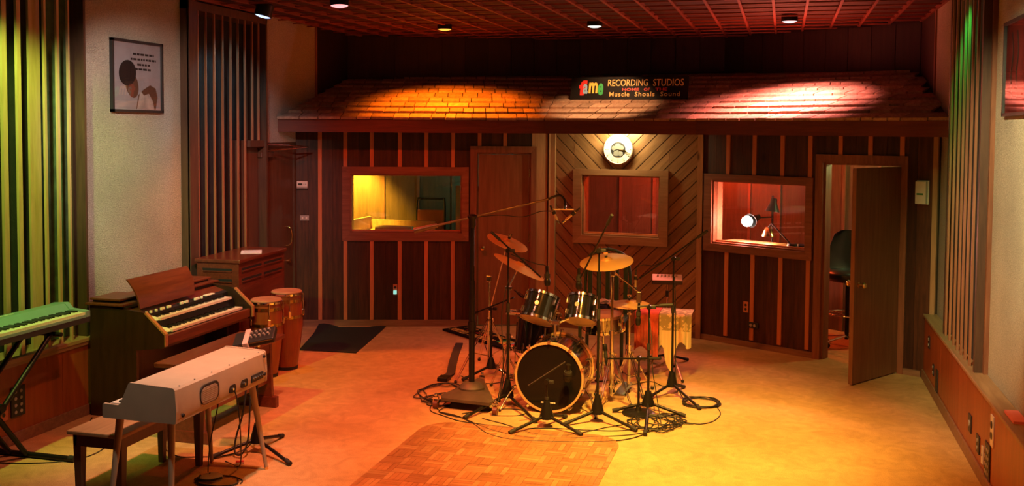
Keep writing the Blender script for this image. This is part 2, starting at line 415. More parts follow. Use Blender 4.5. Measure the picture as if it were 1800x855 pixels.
# ------------------------------------------------------------------ back walls of the live room (three facets)
P_L, A_L, L_L = Vector((-5.487,10.637,0)), math.radians(17.08), 2.985
P_C, A_C, L_C = Vector((-2.633,11.514,0)), math.radians(-6.04), 1.786
P_R, A_R, L_R = Vector((-0.857,11.326,0)), math.radians(-28.64), 2.606
def frame(P, A): return Matrix.Translation(P) @ Matrix.Rotation(A, 4, 'Z')
F_L, F_C, F_R = frame(P_L,A_L), frame(P_C,A_C), frame(P_R,A_R)
ZW = 2.50
def facet(name, F, s0, s1, holes, label):
    polys = minus([[(s0,0),(s1,0),(s1,ZW),(s0,ZW)]], holes)
    mb = MB()
    for p in polys: mb.prism(p, 0.0, 0.10)
    o = mb.build(name, M_jamb, None, label=label, cat='wall', kind='structure')
    o.matrix_world = F; WM[o.name] = F.copy(); return o
def strip(root, name, x0, x1, z0, z1, y0, y1, mat, holes=()):
    out = []
    for p in minus([[(x0,z0),(x1,z0),(x1,z1),(x0,z1)]], holes):
        out.append(MB().prism(p, y0, y1).build(name, mat, root, world=False))
    return out
WIN_L = (0.616,1.926,1.107,1.800); WFR_L = (0.524,2.005,1.013,1.887)
DOR_L = (2.096,2.735,0.0,2.062);   DFR_L = (2.022,2.800,0.0,2.136)
WIN_C = (0.384,1.303,1.109,1.814); WFR_C = (0.280,1.402,1.018,1.882)
WIN_R = (0.135,1.262,1.090,1.790); WFR_R = (0.038,1.338,1.006,1.860)
DOR_R = (1.440,2.245,0.0,2.020);   DFR_R = (1.362,2.305,0.0,2.102)
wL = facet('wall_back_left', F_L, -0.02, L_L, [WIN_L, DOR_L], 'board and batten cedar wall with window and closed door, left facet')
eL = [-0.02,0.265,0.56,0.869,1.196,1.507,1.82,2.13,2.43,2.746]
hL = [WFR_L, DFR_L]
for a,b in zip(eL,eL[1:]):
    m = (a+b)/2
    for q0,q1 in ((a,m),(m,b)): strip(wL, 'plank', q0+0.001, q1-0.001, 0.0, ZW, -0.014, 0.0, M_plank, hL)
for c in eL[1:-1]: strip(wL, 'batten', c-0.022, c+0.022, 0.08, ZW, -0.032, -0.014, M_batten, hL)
strip(wL, 'tan_board', 2.80, 2.93, 0, ZW, -0.02, 0.0, M_tan); strip(wL, 'tan_board', 2.746, 2.80, 2.136, ZW, -0.02, 0.0, M_tan)
strip(wL, 'corner_post', 2.945, 2.995, 0, ZW, -0.045, 0.0, M_tan)
b_ = MB()
for s0,s1 in ((-0.02,2.022),(2.80,2.94)): b_.prism([(s0,0),(s1,0),(s1,0.078),(s0,0.078)], -0.035, 0.0)
o = struct('baseboard_back_left', b_, M_base, 'wooden baseboard below the left window facet', 'baseboard'); o.matrix_world = F_L

wC = facet('wall_back_center', F_C, 0, L_C, [WIN_C], 'chevron panelled wall with red lit window and clock, centre facet')
strip(wC, 'corner_post', 0.0, 0.055, 0, ZW, -0.05, 0.0, M_tan)
strip(wC, 'corner_post', 1.728, 1.786, 0, ZW, -0.05, 0.0, M_tan)
x0, x1 = 0.055, 1.728; xm = 0.85; bw = 0.162
for side in (0, 1):
    k = -4
    while k*bw < 4.2:
        if side == 0:   # runs down to the right:  z = c - x
            c = k*bw + x0; a0,a1 = x0, xm
            p = [(a0,0),(a1,0),(a1,ZW),(a0,ZW)]
            p = clip(p,-1,-1,-(c+0.007)) if p else p; p = clip(p,1,1,c+bw-0.007) if p else p
        else:
            c = k*bw - x1; a0,a1 = xm, x1
            p = [(a0,0),(a1,0),(a1,ZW),(a0,ZW)]
            p = clip(p,1,-1,-(c+0.007)) if p else p; p = clip(p,-1,1,c+bw-0.007) if p else p
        k += 1
        if area(p) < 1e-3: continue
        for q in minus([p],[WFR_C]):
            # board object turned so that its grain follows the diagonal
            ang = (-PI/4 if side else PI/4)
            Rl = Matrix.Rotation(ang, 4, 'Y')
            cx = sum(t[0] for t in q)/len(q); cz = sum(t[1] for t in q)/len(q)
            inv = Rl.inverted()
            vs = MB().prism([(t[0]-cx,t[1]-cz) for t in q], -0.016-random.random()*0.004, 0.0)
            vs.v = [inv @ v for v in vs.v]
            ob = vs.build('chevron_board', M_chev, wC, world=False); ob.location = (cx,0,cz); ob.rotation_euler = (0,ang,0)

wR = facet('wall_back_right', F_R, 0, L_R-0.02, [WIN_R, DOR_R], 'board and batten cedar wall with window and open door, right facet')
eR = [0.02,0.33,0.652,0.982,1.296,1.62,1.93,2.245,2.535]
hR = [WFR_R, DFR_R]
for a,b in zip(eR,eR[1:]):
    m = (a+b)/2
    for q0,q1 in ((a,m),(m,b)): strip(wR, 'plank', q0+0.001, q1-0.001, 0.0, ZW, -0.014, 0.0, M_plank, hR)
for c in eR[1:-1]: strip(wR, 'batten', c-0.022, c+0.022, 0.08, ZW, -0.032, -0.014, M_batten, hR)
strip(wR, 'corner_post', 2.54, 2.585, 0.0, ZW, -0.03, 0.0, M_tan)
b_ = MB()
for s0,s1 in ((0.0,1.362),(2.305,2.47)): b_.prism([(s0,0),(s1,0),(s1,0.06),(s0,0.06)], -0.035, 0.0)
o = struct('baseboard_back_right', b_, M_base, 'wooden baseboard below the right window facet', 'baseboard'); o.matrix_world = F_R
b_ = MB().prism([(0.05,0),(1.73,0),(1.73,0.07),(0.05,0.07)], -0.03, 0.0)
o = struct('baseboard_back_center', b_, M_base, 'wooden baseboard behind the drum kit', 'baseboard'); o.matrix_world = F_C

def window(n, F, g, f, label, proud=0.04, mat=None):
    mat = mat or M_trim
    o = empty(f'window_{n}', mat=F @ Matrix.Translation((g[0],0,g[2])), label=label, cat='window', kind='structure')
    inv = Matrix.Translation((-g[0],0,-g[2]))
    g0,g1,gz0,gz1 = g; f0,f1,fz0,fz1 = f
    for poly in ([(f0,fz0),(f1,fz0),(g1,gz0),(g0,gz0)], [(f0,fz1),(f1,fz1),(g1,gz1),(g0,gz1)], [(f0,fz0),(g0,gz0),(g0,gz1),(f0,fz1)], [(f1,fz0),(g1,gz0),(g1,gz1),(f1,fz1)]):
        MB().prism(poly, -proud, 0.0, inv).build('frame_board', mat, o, world=False)
    t = 0.018
    for a,b in (((g0,-0.02,gz0),(g1,0.16,gz0+t)), ((g0,-0.02,gz1-t),(g1,0.16,gz1)), ((g0,-0.02,gz0),(g0+t,0.16,gz1)), ((g1-t,-0.02,gz0),(g1,0.16,gz1))):
        MB().box(a,b,inv).build('reveal', mat, o, world=False)
    MB().box((g0+t,0.055,gz0+t),(g1-t,0.061,gz1-t),inv).build('pane', M_glass, o, world=False)
    MB().box((g0+t,0.03,gz0+t),(g1-t,0.055,gz0+t+0.016),inv).build('glazing_bead', M_batten, o, world=False)
    return o
window(1, F_L, WIN_L, WFR_L, 'wide booth window with a yellow glow inside, left of the closed door', 0.035)
window(2, F_C, WIN_C, WFR_C, 'red lit booth window under the wall clock', 0.06, M_wframe)
window(3, F_R, WIN_R, WFR_R, 'booth window with desk lamps glowing inside, left of the open door', 0.045)

def casing(o, f, d, mat=None):
    for poly in ([(f[0],f[3]),(f[1],f[3]),(d[1],d[3]),(d[0],d[3])], [(f[0],0),(d[0],0),(d[0],d[3]),(f[0],f[3])], [(f[1],0),(d[1],0),(d[1],d[3]),(f[1],f[3])]):
        MB().prism(poly, -0.04, 0.0).build('casing', M_trimz, o, world=False)
    for a,b in (((d[0],0.0,0),(d[0]+0.02,0.12,d[3])), ((d[1]-0.02,0.0,0),(d[1],0.12,d[3])), ((d[0],0.0,d[3]-0.02),(d[1],0.12,d[3]))):
        MB().box(a,b).build('jamb', M_trimz, o, world=False)
d1 = empty('door_1', mat=F_L.copy(), label='closed plain veneer door with brass knob between left window and chevron wall', cat='door', kind='structure')
casing(d1, DFR_L, DOR_L)
lf = MB().box((2.12,0.012,0.01),(2.712,0.052,2.04)).build('leaf', M_door, d1, world=False)
MB().lathe([(0.028,0),(0.028,0.006),(0.012,0.012),(0.012,0.04),(0.026,0.048),(0.03,0.062),(0.02,0.075),(0.0001,0.078)], Matrix.Translation((2.168,0.012,0.93)) @ Matrix.Rotation(PI/2,4,'X'), 16).build('knob', M_brass, lf, 40, world=False)
for z in (0.25,1.05,1.82): MB().cyl((2.722,-0.002,z-0.05),(2.722,-0.002,z+0.05),0.008).build('hinge', M_brass, lf, 40, world=False)

d2 = empty('door_2', mat=F_R.copy(), label='open brown veneer door with brass knobs standing into the room', cat='door', kind='structure')
casing(d2, DFR_R, DOR_R)
hinge = F_R @ Vector((2.222,-0.02,0)); tip = Vector((0.595,9.545,0))
dd = (tip-hinge); aa = math.atan2(dd.y,dd.x)
DM = F_R.inverted() @ Matrix.Translation(hinge) @ Matrix.Rotation(aa,4,'Z')
lf = MB().box((0.0,-0.02,0.012),(0.79,0.02,2.00),DM).build('leaf', M_door, d2, world=False)
for s in (-1,1):
    MB().lathe([(0.028,0),(0.028,0.006),(0.012,0.012),(0.012,0.04),(0.026,0.048),(0.03,0.062),(0.02,0.075),(0.0001,0.078)], DM @ Matrix.Translation((0.72,0.02*s,0.93)) @ Matrix.Rotation(-s*PI/2,4,'X'), 16).build('knob', M_brass, lf, 40, world=False)
for z in (0.25,1.05,1.80): MB().cyl(DM @ Vector((0.0,0.024,z-0.05)),DM @ Vector((0.0,0.024,z+0.05)),0.008).build('hinge', M_chrome, lf, 40, world=False)

d3 = empty('door_3', (XL-0.02,9.49,0), label='dark brown door in the left wall with pull handle and closer arm', cat='door', kind='structure')
lf = MB().box((XL-0.05,9.50,0.01),(XL-0.01,10.56,2.12)).build('leaf', M_doordark, d3)
MB().box((XL-0.05,10.56,0),(XL+0.012,10.60,2.17)).build('jamb', M_jamb, d3)
MB().box((XL-0.05,9.49,2.12),(XL+0.006,10.60,2.17)).build('head', M_jamb, d3)
hd = MB().tube([(XL-0.01,10.40,0.98),(XL+0.04,10.41,1.0),(XL+0.05,10.42,1.09),(XL+0.04,10.41,1.18),(XL-0.01,10.40,1.20)],0.007,8).build('pull_handle', M_brass, lf, 60)
MB().cyl((XL-0.01,10.42,0.80),(XL+0.03,10.42,0.80),0.022).build('lock_knob', M_brass, lf, 40)
MB().bbox((XL-0.01,9.75,2.01),(XL+0.045,10.03,2.07),0.008).build('closer_body', M_jamb, lf)
MB().tube([(XL+0.03,9.9,2.085),(XL+0.16,10.12,2.10),(XL+0.28,10.38,2.12)],0.008,6,1).tube([(XL+0.28,10.38,2.12),(XL+0.14,10.2,2.14),(XL+0.01,9.95,2.15)],0.008,6,1).build('closer_arm', M_chrome, lf)

# ------------------------------------------------------------------ upper back walls and booth rooms
U = [Vector((XL,12.06,0)), Vector((-2.95,13.12,0)), Vector((-0.75,13.22,0)), Vector((XR,11.72,0))]
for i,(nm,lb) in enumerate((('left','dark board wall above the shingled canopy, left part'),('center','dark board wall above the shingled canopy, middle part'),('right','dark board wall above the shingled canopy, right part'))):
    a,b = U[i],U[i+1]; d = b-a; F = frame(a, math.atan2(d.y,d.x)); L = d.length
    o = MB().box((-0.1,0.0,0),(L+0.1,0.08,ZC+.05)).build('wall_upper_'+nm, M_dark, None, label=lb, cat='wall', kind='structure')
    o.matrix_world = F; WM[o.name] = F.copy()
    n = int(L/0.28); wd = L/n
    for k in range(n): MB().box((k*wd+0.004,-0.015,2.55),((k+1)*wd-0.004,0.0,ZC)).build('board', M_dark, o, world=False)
    # inside of the booths, lighter panelling
    nb = int(L/0.42); wd = L/nb
    for k in range(nb):
        MB().box((k*wd+0.004,-0.02,0),((k+1)*wd-0.004,-0.002,2.45)).build('booth_panel', M_booth, o, world=False)
        MB().box((k*wd-0.02,-0.035,0),(k*wd+0.02,-0.02,2.45)).build('booth_batten', M_trimz, o, world=False)
o = struct('wall_partition', MB().box((-2.70,11.66,0),(-2.62,13.2,2.5)), M_booth, 'panelled partition between the two booths', 'wall')
o = struct('wall_booth_left', MB().box((XL,10.75,0),(XL+0.015,12.1,2.5)), plain('pale_booth_board',(0.60,0.50,0.32),0.8,var=0.25), 'pale boards on the left wall inside the yellow lit booth', 'wall')
for y in (11.05,11.35,11.93): MB().box((XL+0.015,y-0.02,0),(XL+0.03,y+0.02,2.5)).build('batten', M_trimz, o)

# ------------------------------------------------------------------ shingled canopy
E0 = [Vector((XL,10.19,0)), Vector((-2.625,11.07,0)), Vector((-0.906,10.89,0)), Vector((XR-0.002,9.62,0))]
SL = 0.294; cth = 1/math.sqrt(1+SL*SL); ZE = 2.44
dirs = [(E0[i+1]-E0[i]).normalized() for i in range(3)]
nrm = [Vector((-d.y,d.x,0)) for d in dirs]
mit = [Vector((0,1/nrm[0].y,0)), (nrm[0]+nrm[1])/(1+nrm[0].dot(nrm[1])), (nrm[1]+nrm[2])/(1+nrm[1].dot(nrm[2])), Vector((0,1/nrm[2].y,0))]
canopy = empty('canopy_roof', (-2.0,10.9,2.29), label='cedar shingled canopy roof over the booth fronts', cat='canopy', kind='structure')
for i in range(3):
    # fascia board
    F = frame(E0[i], math.atan2(dirs[i].y,dirs[i].x)); L = (E0[i+1]-E0[i]).length
    vs = []
    for yv in (0.0,0.045):
        for zz in (2.29,2.435):
            a = E0[i]+mit[i]*yv; b = E0[i+1]+mit[i+1]*yv
            vs += [Vector((a.x,a.y,zz)), Vector((b.x,b.y,zz))]
    mb = MB().add(vs, [(0,1,3,2),(4,6,7,5),(0,4,5,1),(2,3,7,6),(0,2,6,4),(1,5,7,3)])
    ob = mb.build('fascia_board', None, None); 
    me = ob.data; inv = F.inverted()
    for v in me.vertices: v.co = inv @ v.co
    me.materials.append(M_fascia); ob.matrix_world = wm(canopy).inverted() @ F; ob.parent = canopy
    # deck and soffit
    T = [0.045, 2.3]
    vs = []
    for dz in (-0.03,-0.012):
        for t in T:
            for p,mv in ((E0[i],mit[i]),(E0[i+1],mit[i+1])):
                q = p+mv*t; vs.append(Vector((q.x,q.y,ZE+t*SL+dz)))
    MB().add(vs, [(0,2,3,1),(4,5,7,6),(0,1,5,4),(2,6,7,3),(0,4,6,2),(1,3,7,5)]).build('deck', M_dark, canopy)
rest = MB(); count = 0
exposure = 0.24*cth
for r in range(9):
    for i in range(3):
        h0 = r*exposure - (0.02 if r == 0 else 0.0); h1 = h0 + exposure*1.18
        a0 = E0[i]+mit[i]*h0; b0 = E0[i+1]+mit[i+1]*h0; a1 = E0[i]+mit[i]*h1; b1 = E0[i+1]+mit[i+1]*h1
        d = dirs[i]; L0 = (b0-a0).dot(d); sa = (a1-a0).dot(d); sb = (b1-a0).dot(d)
        s = 0.0; cuts = [0.0]
        while s < L0-0.12:
            s += random.choice((0.12,0.14,0.16,0.18,0.21,0.25)); cuts.append(s)
        if L0-cuts[-1] < 0.08: cuts[-1] = L0
        else: cuts.append(L0)
        for j in range(len(cuts)-1):
            c0, c1 = cuts[j]+0.005, cuts[j+1]-0.005
            jig = random.uniform(-0.008,0.008); lift = random.uniform(0,0.004)
            t0 = max(c0, sa) if j else sa+0.002; t1 = min(c1, sb) if j < len(cuts)-2 else sb-0.002
            if t1 <= t0: continue
            def pt(sv, hv, dz): 
                q = a0 + d*sv + nrm[i]*(hv-h0); return Vector((q.x,q.y,ZE+hv*SL+dz))
            hb = h0+jig
            vs = [pt(c0,hb,0.004), pt(c1,hb,0.004), pt(t1,h1,-0.006), pt(t0,h1,-0.006), pt(c0,hb,0.029+lift), pt(c1,hb,0.029+lift), pt(t1,h1,0.003), pt(t0,h1,0.003)]
            fs = [(0,3,2,1),(4,5,6,7),(0,1,5,4),(1,2,6,5),(2,3,7,6),(3,0,4,7)]
            if count < 300:
                MB().add(vs,fs).build('shingle', M_shingle, canopy); count += 1
            else: rest.add(vs,fs)
if rest.v: rest.build('shingle_field', M_shingle, canopy, kind='stuff')

# ------------------------------------------------------------------ parquet dance-floor inlay
pq = empty('floor_parquet', (-1.9,6.4,0), label='rounded parquet wood inlay in the carpet in front of the drums', cat='floor', kind='structure')
M_parq = [wood(f'parquet_{k}', c1, c2, ax, 0.3, 1.5, rand=0.15, coat=0.2) for k,(c1,c2,ax) in enumerate((((0.30,0.13,0.05),(0.44,0.20,0.08),'x'),((0.26,0.11,0.045),(0.40,0.18,0.07),'y'),((0.36,0.18,0.075),(0.50,0.26,0.11),'x')))]
px0,px1,py0,py1,rad = -2.685,-1.13,5.2,7.46,0.26
def inside(x,y):
    if not (px0 <= x <= px1 and y <= py1): return False
    for cx,sg in ((px0+rad,-1),(px1-rad,1)):
        if y > py1-rad and (x-cx)*sg > 0 and (x-cx)**2+(y-(py1-rad))**2 > rad**2: return False
    return True
def rounded(n=10):
    P = [(px0,py0),(px1,py0)]
    P += [(px1-rad+rad*math.cos(t),py1-rad+rad*math.sin(t)) for t in [PI/2*k/n for k in range(n+1)]]
    P += [(px0+rad+rad*math.cos(t),py1-rad+rad*math.sin(t)) for t in [PI/2+PI/2*k/n for k in range(n+1)]]
    return P
RP = rounded()
def cclip(poly):
    """clip a small square with the (convex) rounded outline"""
    n = len(RP)
    for i in range(n):
        a,b = RP[i],RP[(i+1)%n]
        ex,ey = b[0]-a[0],b[1]-a[1]
        if abs(ex)+abs(ey) < 1e-9: continue
        poly = clip(poly, ey, -ex, ey*a[0]-ex*a[1])
        if len(poly) < 3: return []
    return poly
ts = 0.152; first = True
def flat(mb, poly, z0, z1):
    n = len(poly)
    vs = [(x,y,z1) for x,y in poly]+[(x,y,z0) for x,y in poly]
    mb.add(vs, [tuple(range(n)), tuple(range(2*n-1,n-1,-1))]+[(i,n+i,n+(i+1)%n,(i+1)%n) for i in range(n)])
mb = MB(); flat(mb, RP, 0.0, 0.003); mb.build('underlay', M_jamb, pq)
ix = 0; x = px0
while x < px1:
    iy = 0; y = py1
    while y > py0:
        mb = MB(); hor = (ix+iy) % 2; mi = []
        for k in range(4):
            a = k*ts/4; b = (k+1)*ts/4-0.0018
            sq = [(x+a,y-ts+0.001),(x+b,y-ts+0.001),(x+b,y-0.001),(x+a,y-0.001)] if hor else [(x+0.001,y-ts+a),(x+ts-0.001,y-ts+a),(x+ts-0.001,y-ts+b),(x+0.001,y-ts+b)]
            p = cclip(sq)
            if area(p) > 1e-5:
                k0 = len(mb.f); flat(mb, p, 0.001, 0.0055+random.uniform(0,0.001)); mi += [random.choice((0,0,0,1,1,2))]*(len(mb.f)-k0)
        if mb.v:
            po = mb.build('parquet_tile', None, pq)
            for q in M_parq: po.data.materials.append(q)
            po.data.polygons.foreach_set('material_index', mi)
        y -= ts; iy += 1
    x += ts; ix += 1

# ------------------------------------------------------------------ ceiling can lights (fixtures with their own lamps)
def can_light(label, loc, aim, color, power, angle=110, blend=0.35, lens=(1,1,1), lens_strength=6, body=0.10, r=0.085, group='ceiling can lights', face=None):
    loc = Vector(loc); aim = Vector(aim); d = (aim-loc).normalized()
    o = empty('can_light', loc, label=label, cat='can light', group=group)
    m = axis_matrix(loc, -(Vector(face) if face else d))
    MB().lathe([(r*0.9,body*0.9),(r*0.94,0.0),(r,0.0),(r,body),(r*0.7,body+0.015),(0.0001,body+0.015)], m, 24).build('housing', M_black, o, 40)
    MB().lathe([(0.0001,-0.016),(r*0.45,-0.013),(r*0.8,-0.004),(r*0.93,0.004),(r*0.92,0.012),(0.0001,0.012)], m, 24).build('lens', glow('lens_%02d' % len(MATS), lens, lens_strength), o)
    top = m @ Vector((0,0,body))
    if top.z < ZC+0.05: MB().cyl((top.x,top.y,top.z),(top.x,top.y,ZC+0.056),0.012,n=8).build('stem', M_black, o)
    ld = bpy.data.lights.new('can_lamp','SPOT'); ld.color = color; ld.energy = power
    ld.spot_size = math.radians(angle); ld.spot_blend = blend; ld.shadow_soft_size = 0.05
    lo = bpy.data.objects.new('can_lamp', ld); COL.objects.link(lo); lo.parent = o
    lm = axis_matrix(loc + d*0.03, -d); lo.matrix_local = wm(o).inverted() @ lm
    return o
def lamp(o, loc, color, power, r=0.03, kind='POINT'):
    ld = bpy.data.lights.new('bulb_light', kind); ld.color = color; ld.energy = power; ld.shadow_soft_size = r
    lo = bpy.data.objects.new('bulb_light', ld); COL.objects.link(lo); lo.parent = o
    lo.location = wm(o).inverted() @ Vector(loc); return lo
down = lambda p, dx=0, dy=0: (p[0]+dx, p[1]+dy, 0)
p = (-3.82,11.06,3.49)
can_light('ceiling can glowing yellow orange above the left canopy shingles', p, down(p,0,0.55), (1,0.19,0.005), 330, 116, 0.5, (1,0.42,0.05), 1.8, 0.09, face=(0,0,-1))
p = (-2.06,11.08,3.49)
can_light('ceiling can glowing white above the studio sign', p, down(p,0,1.7), (1,0.52,0.24), 105, 80, 0.5, (1,0.9,0.75), 2.0, 0.09, face=(0,0,-1))
p = (0.037,11.0,3.49)
can_light('ceiling can glowing pale pink above the right canopy shingles', p, down(p,0,0.5), (1,0.26,0.23), 1100, 112, 0.9, (1,0.62,0.64), 1.7, 0.09, face=(0,0,-1))
p = (-3.90,8.38,3.44)
can_light('ceiling can glowing pink red near the top edge, left of centre', p, (-4.0,9.3,0), (1,0.07,0.02), 260, 120, 0.6, (1,0.35,0.35), 1.8, 0.10, face=(0.05,-0.06,-1))
p = (-4.96,8.90,3.43)
can_light('tilted black ceiling can glowing blue white beside the left wall', p, (-5.45,9.10,1.6), (0.35,0.72,1.0), 26, 115, 0.5, (0.45,0.6,1.0), 2.0, 0.12, face=(-0.22,-0.10,-1))
G = 'ceiling can lights out of view'
can_light('amber ceiling can over the right of the floor', (-0.95,6.6,3.45), (-0.82,7.5,0), (1,0.61,0.10), 1600, 68, 1.0, (1,0.7,0.3), 3, group=G)
can_light('amber ceiling can over the parquet', (-1.3,5.6,3.45), (-1.0,6.9,0), (1,0.24,0.025), 800, 104, 1.0, (1,0.6,0.2), 3, group=G)
can_light('red ceiling can over the organ bench', (-3.0,5.7,3.45), (-3.15,6.6,0), (1,0.27,0.14), 560, 92, 1.0, (1,0.3,0.2), 3, group=G)
can_light('green ceiling can over the keyboard', (-4.6,5.1,3.45), (-5.38,6.25,1.7), (0.60,1,0.14), 270, 78, 0.6, (0.5,1,0.3), 3, group=G)
can_light('white ceiling can aimed at the framed picture', (-3.6,5.4,3.45), (-5.5,7.95,1.9), (1,0.80,0.68), 330, 50, 0.7, (1,0.9,0.8), 3, group=G)
can_light('added white fill can over the electric piano, out of view', (-2.9,4.5,3.45), (-3.6,5.55,0.7), (1,0.86,0.64), 225, 36, 0.9, (1,0.9,0.8), 3, group=G)  # added to brighten the piano top; no such fixture is seen
can_light('green ceiling can over the right slats', (1.14,8.15,3.45), (1.42,8.55,2.7), (0.02,1,0.14), 50, 62, 0.9, (0.3,1,0.4), 3, group=G)
can_light('pale yellow ceiling can aimed at the right wall', (0.1,5.0,3.45), (1.43,7.0,2.0), (1,0.84,0.42), 620, 50, 0.8, (1,0.9,0.6), 3, group=G)

# tube lamp under the eave above the clock
cl = empty('strip_lamp', (-1.80,11.20,2.37), label='small white strip lamp tucked behind the fascia above the clock', cat='lamp')
MB().cyl((-1.95,11.215,2.36),(-1.65,11.185,2.36),0.014).build('tube', glow('strip_tube',(1,0.92,0.7),12), cl)
MB().box((-1.97,11.17,2.376),(-1.63,11.23,2.40)).build('holder', M_white, cl)
MB().box((-1.82,11.19,2.40),(-1.78,11.21,2.465)).build('hanger', M_white, cl)
sl_ = lamp(cl, (-1.80,11.22,2.335), (1,0.80,0.36), 11, 0.05, 'AREA'); sl_.data.shape = 'RECTANGLE'; sl_.data.size = 0.30; sl_.data.size_y = 0.04
sl_.matrix_local = wm(cl).inverted() @ axis_matrix((-1.80,11.22,2.335), (0.0,-0.9,0.75), (1,0,0))

# ------------------------------------------------------------------ inside the booths
by = empty('booth_sconce', (-5.33,11.72,2.14), label='yellow lamp high in the left booth', cat='lamp')
MB().lathe([(0.03,0.08),(0.035,0.07),(0.085,-0.04),(0.08,-0.04),(0.03,0.065)], Matrix.Translation((-5.33,11.72,2.10)), 16).build('shade', M_brass, by, 40)
MB().sphere((-5.33,11.72,2.08),0.035).build('bulb', glow('yellow_bulb',(1,0.75,0.15),20), by, 60)
MB().box((-5.47,11.70,2.16),(-5.31,11.74,2.19)).build('bracket', M_black, by)
yl = lamp(by, (-5.25,11.66,2.03), (1,0.68,0.05), 460, 0.05, 'SPOT'); yl.data.spot_size = math.radians(110); yl.data.spot_blend = 0.7
yl.matrix_local = wm(by).inverted() @ axis_matrix((-5.25,11.66,2.03), -(Vector((-5.5,11.95,1.2))-Vector((-5.25,11.66,2.03))))
bt = empty('booth_sconce', (-3.05,12.2,2.3), label='teal lamp high in the left booth behind the closed door', cat='lamp')
MB().lathe([(0.03,0.08),(0.035,0.07),(0.085,-0.04),(0.08,-0.04),(0.03,0.065)], Matrix.Translation((-3.05,12.2,2.24)), 16).build('shade', M_black, bt, 40)
MB().sphere((-3.05,12.2,2.22),0.03).build('bulb', glow('teal_bulb',(0.2,1,0.9),10), bt, 60)
MB().cyl((-3.05,12.2,2.3),(-3.05,12.2,2.7),0.008).build('cord', M_black, bt)
lamp(bt, (-3.05,12.2,2.17), (0.12,0.8,0.62), 40, 0.04)
br = empty('booth_sconce', (-1.2,12.6,2.3), label='red lamp hanging in the right booth', cat='lamp')
MB().lathe([(0.03,0.08),(0.035,0.07),(0.085,-0.04),(0.08,-0.04),(0.03,0.065)], Matrix.Translation((-0.9,12.75,2.34)), 16).build('shade', M_black, br, 40)
MB().sphere((-0.9,12.75,2.32),0.03).build('bulb', glow('red_bulb',(1,0.15,0.08),10), br, 60)
MB().cyl((-0.9,12.75,2.4),(-0.9,12.75,2.85),0.008).build('cord', M_black, br)
lamp(br, (-0.9,12.7,2.27), (1,0.075,0.014), 170, 0.05)

bg = empty('booth_sconce', (1.15,11.15,2.3), label='pale green lamp in the right booth beside the open door', cat='lamp')
MB().lathe([(0.03,0.08),(0.035,0.07),(0.085,-0.04),(0.08,-0.04),(0.03,0.065)], Matrix.Translation((1.15,11.15,2.24)), 16).build('shade', M_black, bg, 40)
MB().sphere((1.15,11.15,2.22),0.03).build('bulb', glow('green_bulb',(0.6,1,0.4),6), bg, 60)
MB().cyl((1.15,11.15,2.3),(1.15,11.15,2.75),0.008).build('cord', M_black, bg)
lamp(bg, (1.15,11.15,2.17), (0.75,1.0,0.35), 26, 0.04)
# open wooden crate, desk and chairs seen through the left window
t = empty('booth_desk', (-4.75,11.6,0), label='wooden desk with raised edge seen through the left window', cat='desk')
MB().box((-5.15,11.35,1.00),(-4.25,12.0,1.04)).build('desk_top', M_tan, t)
MB().box((-5.15,11.96,1.04),(-4.25,12.0,1.16)).build('raised_edge', M_tan, t)
MB().box((-5.17,11.33,1.0),(-5.13,12.0,1.20)).build('side_board', M_tan, t)
for x in (-5.12,-4.32):
    for y in (11.40,11.93): MB().box((x,y,0),(x+0.05,y+0.05,1.0)).build('leg', M_tan, t)
c = empty('booth_cushion', (-4.6,11.55,1.04), label='tan padded roll lying on the booth desk', cat='cushion')
MB().tube([(-4.86,11.5,1.09),(-4.7,11.5,1.097),(-4.5,11.5,1.095),(-4.38,11.5,1.09)],0.045,10,3).build('roll', plain('tan_leather',(0.45,0.28,0.12),0.5), c, 60)
ch = empty('booth_chair', (-4.35,12.3,0), label='black tubular chair back in the dim left booth', cat='chair')
MB().tube([(-4.62,12.3,0.0),(-4.62,12.3,0.8),(-4.62,12.3,1.38),(-4.56,12.3,1.42),(-4.3,12.3,1.42),(-4.24,12.3,1.38),(-4.24,12.3,0.8),(-4.24,12.3,0.0)],0.014,8,3).build('frame', M_black, ch, 60)
MB().bbox((-4.62,12.29,0.95),(-4.24,12.32,1.28),0.01).build('backrest', plain('dark_red_vinyl',(0.25,0.04,0.03),0.5), ch)
MB().bbox((-4.62,12.0,0.45),(-4.24,12.33,0.5),0.015).build('seat', plain('dark_red_vinyl',(0.25,0.04,0.03),0.5), ch)
for x in (-4.6,-4.26): MB().cyl((x,12.02,0),(x,12.04,0.46),0.012,n=8).build('leg', M_black, ch)
am = empty('booth_amplifier', (-3.75,12.0,0), label='tall grey amplifier with wooden edge in the left booth', cat='amplifier')
MB().bbox((-3.98,12.02,0),(-3.45,12.34,1.62),0.01).build('cabinet', M_blackp, am)
MB().box((-3.99,12.00,0),(-3.93,12.02,1.62)).build('edge_strip', M_tan, am)
MB().box((-3.92,12.005,0.06),(-3.47,12.02,1.55)).build('grille', plain('grille_cloth',(0.16,0.15,0.13),0.9,bump=0.5), am)

